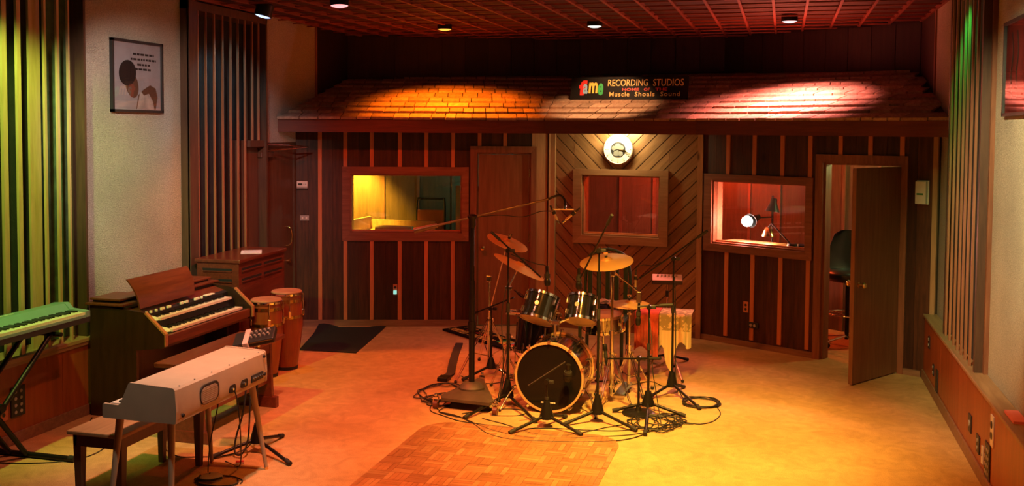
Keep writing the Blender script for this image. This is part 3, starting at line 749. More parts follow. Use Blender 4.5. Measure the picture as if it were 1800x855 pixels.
# lamp cluster in the right window
lt = empty('clamp_lamp_stand', (-0.42,11.62,0), label='black lamp pole with clamp lamps glowing behind the right window', cat='lamp')
def on_r(s,y,z): return F_R @ Vector((s,y,z))
pb = on_r(0.62,0.30,0.0); 
MB().cyl(on_r(0.60,0.47,0.0),on_r(0.60,0.47,1.62),0.012,n=8).build('pole', M_black, lt)
MB().lathe([(0.14,0),(0.14,0.015),(0.02,0.03)],Matrix.Translation(on_r(0.60,0.47,0.0)),20).build('base', M_black, lt, 40)
def shade_lamp(c, aim, mat, name, sc=1.0):
    m = axis_matrix(c, Vector(aim))
    return MB().lathe([(0.0001,-0.09*sc),(0.035*sc,-0.085*sc),(0.04*sc,-0.03*sc),(0.085*sc,0.07*sc),(0.08*sc,0.07*sc),(0.036*sc,-0.028*sc),(0.03*sc,-0.07*sc),(0.0001,-0.075*sc)], m, 20).build(name, mat, lt, 50)
shade_lamp(on_r(0.69,0.32,1.52),(-0.12,-0.1,-1),M_black,'lamp_shade',0.95)
sh = shade_lamp(on_r(0.47,0.30,1.36),F_R.to_3x3() @ Vector((-0.1,-1,-0.25)),M_black,'lamp_shade',0.95)
bl = on_r(0.45,0.19,1.34)
MB().sphere(bl,0.06).build('bulb', glow('hot_bulb',(1,0.83,0.72),60), lt, 60)
MB().cyl(on_r(0.60,0.47,1.38),on_r(0.48,0.35,1.37),0.008,n=8).build('arm', M_black, lt)
MB().cyl(on_r(0.60,0.47,1.58),on_r(0.68,0.34,1.59),0.008,n=8).build('arm', M_black, lt)
lamp(lt, on_r(0.45,0.12,1.33), (1,0.27,0.19), 105, 0.05)
dl = empty('desk_lamp', on_r(0.95,0.24,1.09), label='small folding desk lamp with lit brass shade on the right booth sill', cat='desk lamp')
MB().cyl(on_r(0.98,0.22,1.108),on_r(0.98,0.22,1.135),0.06,0.05,20).build('base', M_black, dl, 40)
MB().cyl(on_r(0.97,0.22,1.12),on_r(0.72,0.24,1.33),0.009,n=8).build('arm', M_black, dl)
MB().cyl(on_r(0.72,0.24,1.33),on_r(0.68,0.24,1.28),0.009,n=8).build('arm', M_black, dl)
MB().lathe([(0.02,0.08),(0.03,0.075),(0.075,-0.02),(0.07,-0.02),(0.028,0.07)],Matrix.Translation(on_r(0.68,0.24,1.21)),20).build('shade', M_brass, dl, 50)
MB().sphere(on_r(0.68,0.24,1.215),0.03).build('bulb', glow('warm_bulb',(1,0.8,0.45),25), dl, 60)
lamp(dl, on_r(0.68,0.24,1.17), (1,0.6,0.25), 4, 0.03)
sl = empty('booth_shelf', on_r(0.7,0.2,1.05), label='narrow sill shelf inside the right booth window', cat='shelf')
v = [on_r(s,y,z) for z in (1.07,1.105) for s,y in ((0.16,0.165),(1.25,0.165),(1.25,0.42),(0.16,0.42))]
MB().add(v,[(0,3,2,1),(4,5,6,7),(0,1,5,4),(1,2,6,5),(2,3,7,6),(3,0,4,7)]).build('board', M_tan, sl)
for s in (0.2,1.2):
    MB().cyl(on_r(s,0.40,0),on_r(s,0.40,1.07),0.015,n=8).build('bracket_leg', M_black, sl)
bk = empty('folded_paper', on_r(1.1,0.24,1.105), label='flat cream pad on the right booth sill beside the desk lamp', cat='pad')
v = [on_r(s,y,z) for z in (1.105,1.118) for s,y in ((0.99,0.3),(1.2,0.3),(1.2,0.40),(0.99,0.40))]
MB().add(v,[(0,3,2,1),(4,5,6,7),(0,1,5,4),(1,2,6,5),(2,3,7,6),(3,0,4,7)]).build('pad', M_white, bk)
tp = empty('flashlight', on_r(1.2,0.19,1.105), label='black tube lying in the right corner of the booth window', cat='tube')
MB().cyl(on_r(1.06,0.22,1.125),on_r(1.23,0.22,1.125),0.018).build('barrel', M_black, tp, 40)
bs = empty('boom_pole', on_r(0.98,0.5,0), label='thin dark upright stand in the right booth window', cat='stand')
MB().cyl(on_r(1.06,0.55,0),on_r(1.06,0.55,1.9),0.012,n=8).build('pole', M_black, bs)
MB().lathe([(0.13,0),(0.13,0.02),(0.02,0.03)],Matrix.Translation(on_r(1.06,0.55,0.0)),20).build('base', M_black, bs, 40)

# swivel stool seen through the open door
st = empty('drafting_stool', (0.66,11.25,0), label='black bucket swivel stool with chrome foot ring seen through the open door', cat='stool')
sx, sy = 0.70, 11.35
M_vinyl = plain('black_vinyl',(0.02,0.02,0.02),0.35)
def shell(zz, half, yoff): pass
bk = MB()
n = 14
vs = []; fs = []
for j,(z,hw,yo) in enumerate(((0.80,0.17,0.16),(0.86,0.22,0.20),(0.98,0.23,0.22),(1.10,0.20,0.235),(1.21,0.16,0.245),(1.25,0.10,0.24))):
    for i in range(n):
        t = -1+2*i/(n-1); vs.append((sx+0.02+hw*t, sy+yo-0.10*t*t, z))
for off in (0.0,):
    k = 6
    for j in range(k-1):
        for i in range(n-1): fs.append((j*n+i,j*n+i+1,(j+1)*n+i+1,(j+1)*n+i))
b2 = [(x,y+0.05,z) for x,y,z in vs]; N = len(vs)
fs2 = fs + [tuple(q+N for q in f[::-1]) for f in fs]
rim = [i for i in range(n)] + [j*n+n-1 for j in range(1,6)] + [5*n+i for i in range(n-2,-1,-1)] + [j*n for j in range(4,0,-1)]
for a,b in zip(rim, rim[1:]+rim[:1]): fs2.append((a,b,b+N,a+N))
MB().add(vs+b2,fs2).build('backrest', M_vinyl, st, 60)
MB().lathe([(0.0001,0.72),(0.20,0.72),(0.235,0.76),(0.235,0.80),(0.20,0.83),(0.0001,0.835)],Matrix.Translation((sx,sy,0)),20).build('seat', M_vinyl, st, 50)
MB().cyl((sx,sy,0.08),(sx,sy,0.72),0.022).build('post', M_black, st, 40)
MB().tube([(sx+0.20*math.cos(t),sy+0.20*math.sin(t),0.36) for t in [2*PI*k/24 for k in range(25)]],0.010,8,1).build('foot_ring', M_chrome, st, 60)
for k in range(3):
    t = 2*PI*k/3+0.3; MB().cyl((sx,sy,0.33),(sx+0.2*math.cos(t),sy+0.2*math.sin(t),0.36),0.007,n=8).build('ring_spoke', M_chrome, st)
for k in range(5):
    t = 2*PI*k/5; e = (sx+0.25*math.cos(t),sy+0.25*math.sin(t))
    lg = MB().cyl((sx,sy,0.12),(e[0],e[1],0.07),0.016,0.012,8).build('leg', M_chrome, st)
    MB().sphere((e[0],e[1],0.028),0.028,10).build('caster', M_rubber, lg, 60)

# ------------------------------------------------------------------ wall clock, sign, boxes and plates
ck = empty('wall_clock', (-1.82,11.38,2.11), label='round white wall clock with open gear centre above the middle window', cat='clock')
CM = F_C @ Matrix.Translation((0.818,-0.018,2.112)) @ Matrix.Rotation(PI/2,4,'X')
M_cface = plain('clock_face',(0.70,0.68,0.60),0.5)
MB().lathe([(0.0001,0.0),(0.165,0.0),(0.172,0.012),(0.172,0.05),(0.162,0.056),(0.158,0.045),(0.0001,0.045)],CM,40).build('case', M_cface, ck, 40)
MB().lathe([(0.0001,0.046),(0.088,0.046),(0.088,0.048),(0.0001,0.048)],CM,32).build('centre_disc', plain('clock_black',(0.02,0.02,0.025),0.4), ck)
M_gear = plain('gear_grey',(0.20,0.20,0.19),0.45,0.2)
def gear(cx,cy,r,teeth,z):
    poly = []
    for k in range(teeth*2):
        t = PI*k/teeth; rr = r*(1.0 if k%2 else 0.78); poly.append((cx+rr*math.cos(t),cy+rr*math.sin(t)))
    m = MB(); nn = len(poly)
    m.add([CM @ Vector((x,y,z)) for x,y in poly]+[CM @ Vector((x,y,z+0.002)) for x,y in poly],[tuple(range(nn,2*nn))]+[(i,(i+1)%nn,nn+(i+1)%nn,nn+i) for i in range(nn)])
    m.build('gear', M_gear, ck)
for (a,b,c,d) in ((0.0,0.03,0.045,12),(-0.05,0.015,0.03,9),(0.045,0.02,0.028,9),(-0.022,-0.045,0.036,10),(0.03,-0.045,0.034,10),(0.0,0.0,0.02,8)): gear(a,b,c,d,0.048+0.001*abs(d-8))
for k in range(60):
    t = 2*PI*k/60
    if k % 5: continue
    MB().box((-0.004,0.138,0.0455),(0.004,0.154,0.0475),CM @ Matrix.Rotation(t,4,'Z')).build('hour_mark', M_blackp, ck)
for k in range(12):
    t = 2*PI*(k+0.0)/12
    MB().box((-0.007,0.108,0.0455),(-0.003,0.130,0.047),CM @ Matrix.Rotation(t,4,'Z')).box((0.003,0.108,0.0455),(0.007,0.130,0.047),CM @ Matrix.Rotation(t,4,'Z')).build('numeral', M_grey, ck)
for ang,ln,wd,z in ((-1.87,0.15,0.008,0.053),(-1.72,0.10,0.011,0.051)):
    MB().box((-wd/2,-0.02,z),(wd/2,ln,z+0.002),CM @ Matrix.Rotation(ang,4,'Z')).build('hand', M_brass, ck)

def text_mesh(body, size, bold=0.0, extrude=0.002, shear=0.0, spacing=1.0):
    cu = bpy.data.curves.new('t','FONT'); cu.body = body; cu.size = size; cu.extrude = extrude; cu.offset = bold; cu.shear = shear; cu.space_character = spacing
    cu.align_x = 'LEFT'; cu.resolution_u = 3
    ob = bpy.data.objects.new('t', cu); COL.objects.link(ob)
    dg = bpy.context.evaluated_depsgraph_get(); dg.update()
    me = bpy.data.meshes.new_from_object(ob.evaluated_get(dg)); bpy.data.objects.remove(ob); bpy.data.curves.remove(cu)
    xs = [v.co.x for v in me.vertices]; ys_ = [v.co.y for v in me.vertices]
    return me, (min(xs),max(xs),min(ys_),max(ys_))
def put_text(root, M, body, x0, x1, y0, y1, mat, name='lettering', bold=0.0, spacing=1.0, z=0.0):
    """fits the text into the box x0..x1, y0..y1 of the local frame M (x right, y up, z out)"""
    me, (a,b,c,d) = text_mesh(body, 0.1, bold, 0.003, 0, spacing)
    sx_, sy_ = (x1-x0)/(b-a), (y1-y0)/(d-c)
    inv = wm(root).inverted() @ M
    for v in me.vertices: v.co = inv @ Vector((x0+(v.co.x-a)*sx_, y0+(v.co.y-c)*sy_, z+v.co.z*0.5))
    me.materials.clear(); me.materials.append(mat)
    o = bpy.data.objects.new(name, me); COL.objects.link(o); o.parent = root; return o
M_sy = plain('sign_yellow',(0.85,0.55,0.08),0.5); M_sr = plain('sign_red',(0.75,0.03,0.02),0.5); M_sb = plain('sign_blue',(0.25,0.50,0.75),0.5); M_sg = plain('sign_green',(0.02,0.42,0.10),0.5)
M_sgold = plain('sign_gold',(0.75,0.48,0.12),0.5)
M_signb = plain('sign_black',(0.010,0.008,0.007),0.55,spec=0.12)
def fame_sign(label, M, W, Hh):
    o = empty('studio_sign', mat=M.copy(), label=label, cat='sign', group='lettered studio signs')
    MB().bbox((0,0,-0.02),(W,Hh,0.0),0.003,M).build('board', M_signb, o)
    u = W/1.43; v = Hh/0.285
    for ch,x0_,x1_,y0_,y1_,mt,zz,bo in (('f',0.106,0.205,0.052,0.245,M_sr,0.0,0.005),('a',0.158,0.218,0.071,0.197,M_sb,0.002,0.003),('m',0.229,0.34,0.079,0.216,M_sy,0.001,0.004),('e',0.342,0.410,0.052,0.205,M_sg,0.0005,0.003)):
        put_text(o,M,ch,x0_*u,x1_*u,y0_*v,y1_*v,mt,'logo_letter',bo,z=zz)
    for wd_,x0_,x1_,y0_,y1_,mt,bo,sp_ in (('RECORDING',0.463,0.951,0.166,0.25,M_sgold,0.001,1.0),('STUDIOS',1.011,1.374,0.163,0.25,M_sgold,0.001,1.0),('HOME',0.643,0.848,0.106,0.140,M_sr,0.002,1.0),('OF',0.905,0.98,0.106,0.140,M_sr,0.002,1.0),('THE',1.043,1.185,0.106,0.140,M_sr,0.002,1.0),('Muscle',0.49,0.735,0.036,0.092,M_sgold,0.001,1.15),('Shoals',0.80,1.038,0.036,0.092,M_sgold,0.001,1.15),('Sound',1.106,1.338,0.036,0.092,M_sgold,0.001,1.15)):
        put_text(o,M,wd_,x0_*u,x1_*u,y0_*v,y1_*v,mt,bold=bo,spacing=sp_)
    return o
def q3(x,y,z): return Vector((x,y,z))
# standing on the shingles, leaning back a little
a = q3(-2.50,11.86,2.70); b = q3(-1.075,11.70,2.70)
xd = (b-a).normalized(); bk_ = Vector((-xd.y,xd.x,0)); yd = (Vector((0,0,1))*0.97+bk_*0.25).normalized(); zd = xd.cross(yd)
SM = Matrix((xd,yd,zd)).transposed().to_4x4(); SM.translation = a
fame_sign('black lettered sign standing on the canopy shingles', SM, 1.43, 0.28)
# the second one lies on the carpet, upside down to the camera
c0 = Vector((-3.74,10.84,0.026)); c1 = Vector((-2.75,10.03,0.026))
xd = (c0-c1).normalized(); yd = Vector((0,0,1)).cross(xd); zd = Vector((0,0,1))
FM = Matrix((xd,yd,zd)).transposed().to_4x4(); FM.translation = c1 - yd*0.365*1.0 + xd*0.0
FM.translation = c1 + Vector((0.215,0.292,0)) 
fame_sign('black lettered sign lying upside down on the carpet behind the drums', FM, 1.30, 0.36)

def wallbox(name, label, cat, F, a, b, mat, group=None, r=0.004):
    o = empty(name, mat=F @ Matrix.Translation(a), label=label, cat=cat, group=group)
    return o, MB().bbox((0,0,0),(b[0]-a[0],b[1]-a[1],b[2]-a[2]),r)
o,m = wallbox('thermostat','white thermostat with dark display on the left facet beside the dark door','thermostat',F_L,(0.0,-0.055,1.632),(0.125,-0.014,1.715),M_white); m.build('case',M_white,o,world=False)
MB().box((0.015,-0.002,0.035),(0.065,0.0,0.06)).build('display',plain('lcd',(0.06,0.07,0.05),0.2),o,world=False)
for k in range(2): MB().box((0.078+k*0.02,-0.003,0.038),(0.09+k*0.02,0.0,0.056)).build('button',M_grey,o,world=False)
MB().box((0.0,-0.004,0.0),(0.125,0.0,0.022)).build('lower_cover',M_grey,o,world=False)
o,m = wallbox('switch_plate','grey switch plate below the thermostat','switch plate',F_L,(0.03,-0.022,1.25),(0.135,-0.014,1.312),M_grey,r=0.002); m.build('plate',M_grey,o,world=False)
for k in range(2): MB().box((0.022+k*0.045,-0.008,0.02),(0.04+k*0.045,0.0,0.045)).build('switch',M_white,o,world=False)
o,m = wallbox('wall_outlet','small plate with a pale night light plugged in under the left window','outlet',F_L,(1.118,-0.022,0.375),(1.168,-0.014,0.50),M_trim,r=0.002); m.build('plate',plain('orange_plate',(0.5,0.18,0.08),0.4),o,world=False)
MB().bbox((0.006,-0.03,0.01),(0.044,0.0,0.055),0.004).build('night_light',glow('night_glow',(0.35,0.9,0.75),0.9),o,world=False)
MB().cyl((0.025,-0.004,0.09),(0.025,0.002,0.09),0.014).build('socket',M_blackp,o,world=False)
o,m = wallbox('wall_outlet','brass coloured outlet plate on the right facet under the lamp window','outlet',F_R,(0.545,-0.022,0.372),(0.605,-0.014,0.49),M_trim,r=0.002); m.build('plate',plain('copper_plate',(0.62,0.30,0.15),0.35,0.5),o,world=False)
for z in (0.035,0.08): MB().cyl((0.03,-0.003,z),(0.03,0.002,z),0.014).build('socket',M_blackp,o,world=False)
o,m = wallbox('connector_plate','black double connector plate low on the right facet','connector plate',F_R,(0.615,-0.045,0.215),(0.74,-0.032,0.28),M_black,r=0.002); m.build('plate',M_blackp,o,world=False)
for x in (0.04,0.085): MB().cyl((x,-0.006,0.032),(x,0.0,0.032),0.016,n=14).build('socket',M_grey,o,world=False)
o,m = wallbox('chime_box','pale door chime box with a green mark high beside the open door','chime box',F_R,(2.395,-0.075,1.655),(2.495,-0.02,1.868),M_white); m.build('cover',M_white,o,world=False)
MB().box((-0.004,0.045,-0.004),(0.112,0.055,0.222)).build('back_plate',M_white,o,world=False)
MB().box((0.015,-0.002,0.085),(0.075,0.0,0.102)).build('mark',plain('chime_green',(0.04,0.25,0.08),0.4),o,world=False)
# plates along the right wainscot
def rplate(name,label,cat,y,z,w,h,mat,marks):
    o = empty(name,(XRW,y,z),label=label,cat=cat,group='plates along the right wainscot')
    MB().bbox((XRW-0.008,y-w/2,z-h/2),(XRW,y+w/2,z+h/2),0.002).build('plate',mat,o)
    for (dy,dz,r,mm) in marks: MB().cyl((XRW-0.012,y+dy,z+dz),(XRW-0.006,y+dy,z+dz),r,n=12).build('socket',mm,o)
two = [(0,0.025,0.014,M_grey),(0,-0.025,0.014,M_grey)]
rplate('wall_outlet','dark outlet at the far end of the right wainscot under the ledge','outlet',9.72,0.42,0.07,0.115,M_blackp,two)
rplate('wall_outlet','small dark outlet low at the far end of the right wainscot','outlet',9.42,0.235,0.06,0.10,M_blackp,two)
rplate('vent_plate','blank black plate beside the small outlet on the right wainscot','plate',9.21,0.185,0.11,0.20,M_blackp,[])
rplate('wall_outlet','single dark outlet in the middle of the right wainscot','outlet',7.62,0.27,0.10,0.125,M_blackp,[(0,0,0.022,M_grey)])
rplate('wall_outlet','dark outlet just left of the pale switch on the right wainscot','outlet',7.31,0.215,0.11,0.12,M_blackp,two)
rplate('switch_plate','small pale switch between two dark plates on the right wainscot','switch plate',7.15,0.19,0.05,0.12,M_white,[(0,0,0.008,M_grey)])
rplate('stage_box','large black connector panel low on the right wainscot','connector plate',6.98,0.20,0.16,0.24,M_blackp,[(-0.045+0.045*i,-0.075+0.05*j,0.014,M_grey) for i in range(3) for j in range(4)])
rplate('wall_outlet','cream framed outlet under the ledge on the right wainscot','outlet',6.86,0.435,0.09,0.20,M_white,[(0,0.04,0.024,M_blackp),(0,-0.03,0.024,M_blackp)])
o = empty('note_pad',(1.41,6.47,0.615),label='bright pink note lying on the right ledge',cat='note')
MB().box((1.34,6.40,0.615),(1.42,6.66,0.63)).build('sheet',plain('pink_paper',(0.85,0.25,0.25),0.7),o)
# left wainscot panel box
o = empty('stage_box',(XLW,6.05,0.22),label='black connector panel on the left wainscot behind the keyboard stand',cat='connector plate')
MB().bbox((XLW,6.0,0.20),(XLW+0.012,6.14,0.42),0.003).build('plate',M_blackp,o)
for i in range(2):
    for j in range(4): MB().cyl((XLW+0.01,6.04+0.055*i,0.235+0.05*j),(XLW+0.016,6.04+0.055*i,0.235+0.05*j),0.013,n=12).build('socket',M_grey,o)
o = empty('wall_outlet',(XLW,5.93,0.24),label='red outlet beside the connector panel on the left wainscot',cat='outlet')
MB().bbox((XLW,5.88,0.20),(XLW+0.01,5.97,0.34),0.003).build('plate',plain('red_plate',(0.5,0.14,0.08),0.4),o)
for z in (0.245,0.295): MB().cyl((XLW+0.008,5.925,z),(XLW+0.012,5.925,z),0.015,n=12).build('socket',M_blackp,o)

# framed picture on the left wall (generic print)
pf = empty('picture_frame',(XL,7.28,2.46),label='black framed lavender poster with a dark portrait on the left wall',cat='picture')
y0,y1,z0,z1 = 7.285,8.005,2.462,3.088
for a,b in (((y0,z0),(y1,z0+0.022)),((y0,z1-0.022),(y1,z1)),((y0,z0),(y0+0.024,z1)),((y1-0.024,z0),(y1,z1))):
    MB().box((XL,a[0],a[1]),(XL+0.03,b[0],b[1])).build('frame_side',M_blackp,pf)
PMx = Matrix(((0,0,1),(1,0,0),(0,1,0))).to_4x4(); PMx.translation = (XL+0.012,y0,z0)
MB().box((0.02,0.02,-0.01),(0.70,0.606,0.0),PMx).build('print',plain('lavender_print',(0.45,0.42,0.46),0.5,var=0.08),pf)
def blob(name, pts, z, mat):
    n = len(pts); vs = [PMx @ Vector((x,y,z)) for x,y in pts]+[PMx @ Vector((x,y,z+0.001)) for x,y in pts]
    MB().add(vs,[tuple(range(n,2*n))]+[(i,(i+1)%n,n+(i+1)%n,n+i) for i in range(n)]).build(name,mat,pf)
def ell(cx,cy,a,b,rot=0,n=20): return [(cx+a*math.cos(t)*math.cos(rot)-b*math.sin(t)*math.sin(rot), cy+a*math.cos(t)*math.sin(rot)+b*math.sin(t)*math.cos(rot)) for t in [2*PI*k/n for k in range(n)]]
M_pdark = plain('print_dark',(0.035,0.022,0.02),0.6); M_pskin = plain('print_brown',(0.17,0.08,0.05),0.6); M_pdress = plain('print_pale',(0.55,0.48,0.46),0.6,var=0.3)
blob('print_shoulders',[(0.34,0.03),(0.62,0.03),(0.65,0.14),(0.62,0.22),(0.54,0.245),(0.44,0.20),(0.37,0.15)],0.0005,M_pskin)
blob('print_dress',[(0.35,0.03),(0.60,0.03),(0.58,0.10),(0.52,0.17),(0.45,0.15),(0.40,0.19),(0.37,0.10)],0.0012,M_pdress)
blob('print_figure',ell(0.28,0.24,0.085,0.12,0.45),0.002,M_pskin)
blob('print_figure',ell(0.22,0.34,0.12,0.11,0.3),0.003,M_pdark)
for k,(a,b,c) in enumerate(((0.30,0.60,0.50),(0.27,0.63,0.455),(0.36,0.54,0.41),(0.33,0.56,0.37))):
    x = a; seg = 0
    while x < b:
        wdt = random.uniform(0.02,0.06); MB().box((x,c,0.0),(min(x+wdt,b),c+0.018,0.0012),PMx).build('print_line',M_pdark,pf); x += wdt+0.012
MB().box((0.024,0.024,0.008),(0.696,0.604,0.010),PMx).build('glazing',M_glass,pf)
# second framed picture on the right wall, cut by the frame edge
pf = empty('picture_frame',(XR,6.2,2.4),label='black framed dark picture on the right wall, red reflection in its colour',cat='picture')
y0,y1,z0,z1 = 6.3,7.32,2.44,3.06
for a,b in (((y0,z0),(y1,z0+0.022)),((y0,z1-0.022),(y1,z1)),((y0,z0),(y0+0.024,z1)),((y1-0.024,z0),(y1,z1))):
    MB().box((XR-0.03,a[0],a[1]),(XR,b[0],b[1])).build('frame_side',M_blackp,pf)
MB().box((XR-0.012,y0+0.02,z0+0.02),(XR-0.004,y1-0.02,z1-0.02)).build('print',plain('print_with_red_reflection',(0.30,0.035,0.03),0.5,var=0.4),pf)  # dark print; the red reflection of its glass is put into the colour
for y in (6.7,6.95,7.1): MB().tube([(XR-0.013,y,2.55),(XR-0.013,y+0.03,2.7),(XR-0.013,y-0.02,2.85),(XR-0.013,y+0.02,2.98)],0.006,5,4).build('print_stroke',M_pdark,pf)
MB().box((XR-0.022,y0+0.024,z0+0.024),(XR-0.020,y1-0.024,z1-0.024)).build('glazing',M_glass,pf)

# ------------------------------------------------------------------ instruments on the left
M_walnut = wood('organ_walnut',(0.10,0.022,0.008),(0.20,0.048,0.016),'y',0.4,rand=0.03,coat=0.05)
M_walz = wood('organ_side_walnut',(0.022,0.009,0.004),(0.045,0.018,0.007),'z',0.35,scale=0.7,rand=0.03,coat=0.2)
M_wedge = wood('organ_edge',(0.36,0.15,0.06),(0.50,0.22,0.09),'x',0.35,rand=0.02,coat=0.3)
M_mah = wood('mahogany',(0.09,0.018,0.008),(0.17,0.038,0.016),'y',0.3,rand=0.03,coat=0.3)
M_bk = plain('black_keys',(0.012,0.012,0.012),0.25)
M_blackshade = plain('black_and_shade',(0.008,0.008,0.008),0.6)  # black organ panels; also paints the shade in slots, recesses and gaps

def keybed(root, y0, y1, xf, xb, z, nwhite, flip=1, name='white_keys'):
    """white keys as one fine row, black keys as another; keys run along x, front at xf"""
    mw = MB(); mk = MB(); w_ = (y1-y0)/nwhite
    for k in range(nwhite):
        mw.box((min(xf,xb), y0+k*w_+0.0006, z-0.02), (max(xf,xb), y0+(k+1)*w_-0.0006, z))
        # black keys after every C D F G A
        if k % 7 in (0,1,3,4,5) and k < nwhite-1:
            yc = y0+(k+1)*w_; xm_ = xf+(xb-xf)*0.38
            mk.box((min(xm_,xb), yc-w_*0.27, z), (max(xm_,xb), yc+w_*0.27, z+0.011))
    a = mw.build('white_keys', M_ivory, root, kind='stuff'); b = mk.build('black_keys', M_bk, root, kind='stuff')
    return a,b

# --- tonewheel organ
og = empty('organ',(-5.0,7.5,0),label='walnut two manual console organ with music rack against the left wall',cat='organ')
YA, YB = 6.83, 8.20
side = [(-5.37,0.0),(-4.94,0.0),(-4.94,0.555),(-4.70,0.585),(-4.675,0.60),(-4.675,0.695),(-4.69,0.71),(-4.855,0.855),(-4.90,0.865),(-5.37,0.90)]
for y in (YA, YB-0.03):
    sp_ = MB().prism(side, y, y+0.03).build('end_panel', M_walz, og)
    MB().prism([(-4.672,0.60),(-4.672,0.698),(-4.688,0.715),(-4.855,0.862),(-4.865,0.853),(-4.70,0.705),(-4.682,0.69),(-4.682,0.60)], y-0.002, y+0.032).build('edge_band', M_wedge, sp_)
MB().box((-5.37,YA+0.03,0.0),(-5.34,YB-0.03,0.88)).build('back_panel', M_walz, og)
MB().box((-5.20,YA+0.03,0.08),(-5.17,YB-0.03,0.60)).build('knee_panel', M_walz, og)
MB().box((-5.36,YA+0.03,0.575),(-4.72,YB-0.03,0.60)).build('key_deck', M_walnut, og)
MB().bbox((-4.73,YA+0.03,0.60),(-4.695,YB-0.03,0.675),0.004).build('front_rail', M_walnut, og)
MB().bbox((-5.40,YA-0.02,0.90),(-5.05,YB+0.02,0.918),0.004).build('top_board', M_walnut, og)
MB().box((-5.37,YA+0.04,0.86),(-5.08,YB-0.04,0.90)).build('top_box', M_walz, og)
MB().bbox((-5.385,YA+0.02,0.935),(-5.10,7.18,0.952),0.004).build('lid_leaf', M_walnut, og)
MB().box((-5.37,YA+0.04,0.918),(-5.12,7.16,0.935)).build('lid_riser', M_blackshade, og)
MB().bbox((-5.385,7.60,0.935),(-5.10,8.17,0.952),0.004).build('lid_leaf', M_walnut, og)
MB().box((-5.37,7.62,0.918),(-5.12,8.15,0.935)).build('lid_riser', M_walz, og)
# sloping fascia behind the drawbars
MB().prism([(-5.08,0.87),(-4.95,0.83),(-4.95,0.815),(-5.08,0.80)],YA+0.03,YB-0.03).build('rear_rail', M_walnut, og)
MB().prism([(-5.06,0.80),(-4.96,0.835),(-4.93,0.82),(-4.93,0.78),(-5.06,0.78)],YA+0.03,YB-0.03).build('drawbar_panel', M_blackshade, og)
MB().box((-5.06,YA+0.03,0.60),(-4.86,YB-0.03,0.765)).build('upper_manual_bed', M_blackshade, og)
MB().box((-4.88,YA+0.03,0.60),(-4.73,YB-0.03,0.675)).build('lower_manual_bed', M_blackshade, og)
keybed(og, 7.02, 8.10, -4.845, -4.965, 0.787, 36)
keybed(og, 7.02, 8.10, -4.735, -4.86, 0.70, 36)
for (x0_,x1_,z) in ((-4.96,-4.85,0.785),(-4.855,-4.74,0.70)):
    for k in range(6):
        y = 6.875+k*0.023
        MB().tube([(x0_,y,z+0.012),(x0_+0.04,y,z+0.014),(x1_-0.02,y,z+0.006),(x1_,y,z-0.012)],0.009,8,3).build('preset_key', plain('preset_ivory',(0.72,0.74,0.62),0.3), og, 60)
for y in (6.93,6.99,7.06,7.13,7.16,7.22,7.25,7.41,7.43,7.47,7.50,7.62,7.645,7.67,7.72):
    db = MB().cyl((-4.98,y,0.83),(-4.92,y,0.838),0.004,n=6).build('drawbar', M_blackp, og)
    MB().bbox((-4.925,y-0.008,0.829),(-4.905,y+0.008,0.85),0.003).build('drawbar_tip', M_ivory, db)
for k in range(5):
    y = 7.80+k*0.028
    MB().bbox((-4.955,y,0.835),(-4.915,y+0.022,0.845),0.003).build('tab_switch', M_ivory, og)
# curved music rack
vs = []; fs = []; NJ = 8
for j in range(NJ):
    t = j/(NJ-1); x = -4.95-0.075*t-0.03*t*t+0.02*math.sin(t*PI); z = 0.875+0.235*t
    y_a = 6.90-0.02*t; y_b = 7.66+0.06*t
    vs += [(x,y_a,z),(x,y_b,z),(x-0.014,y_b,z),(x-0.014,y_a,z)]
for j in range(NJ-1):
    a = 4*j
    for q in range(4): fs.append((a+q,a+(q+1)%4,a+4+(q+1)%4,a+4+q))
fs += [(3,2,1,0),(4*NJ-4,4*NJ-3,4*NJ-2,4*NJ-1)]
MB().add(vs,fs).build('music_rack', M_walnut, og, 40)
# pedalboard
for k in range(17):
    y = 6.95+k*0.07; MB().box((-5.15,y,0.05),(-4.62,y+0.03,0.08)).build('pedal', M_walz, og)
MB().box((-5.16,6.9,0.0),(-5.10,8.12,0.05)).box((-4.68,6.9,0.0),(-4.62,8.12,0.05)).build('pedal_frame', M_walz, og)

# --- organ bench
ob = empty('organ_bench',(-4.2,6.95,0),label='dark mahogany organ bench with panel ends in front of the organ',cat='bench')
MB().bbox((-4.44,6.34,0.565),(-4.02,7.56,0.60),0.006).build('seat', M_mah, ob)
for y in (6.42,7.44):
    e = MB().prism([(-4.38,0.05),(-4.08,0.05),(-4.10,0.565),(-4.36,0.565)],y,y+0.035).build('end_panel', M_mah, ob)
    MB().bbox((-4.41,y-0.01,0.0),(-4.04,y+0.045,0.09),0.006).build('foot', M_mah, e)
MB().box((-4.36,6.45,0.46),(-4.34,7.45,0.565)).box((-4.12,6.45,0.46),(-4.10,7.45,0.565)).build('apron', M_mah, ob)
MB().box((-4.16,6.45,0.20),(-4.12,7.45,0.24)).build('stretcher', M_mah, ob)
MB().box((-4.34,6.45,0.20),(-4.30,7.45,0.24)).build('stretcher', M_mah, ob)

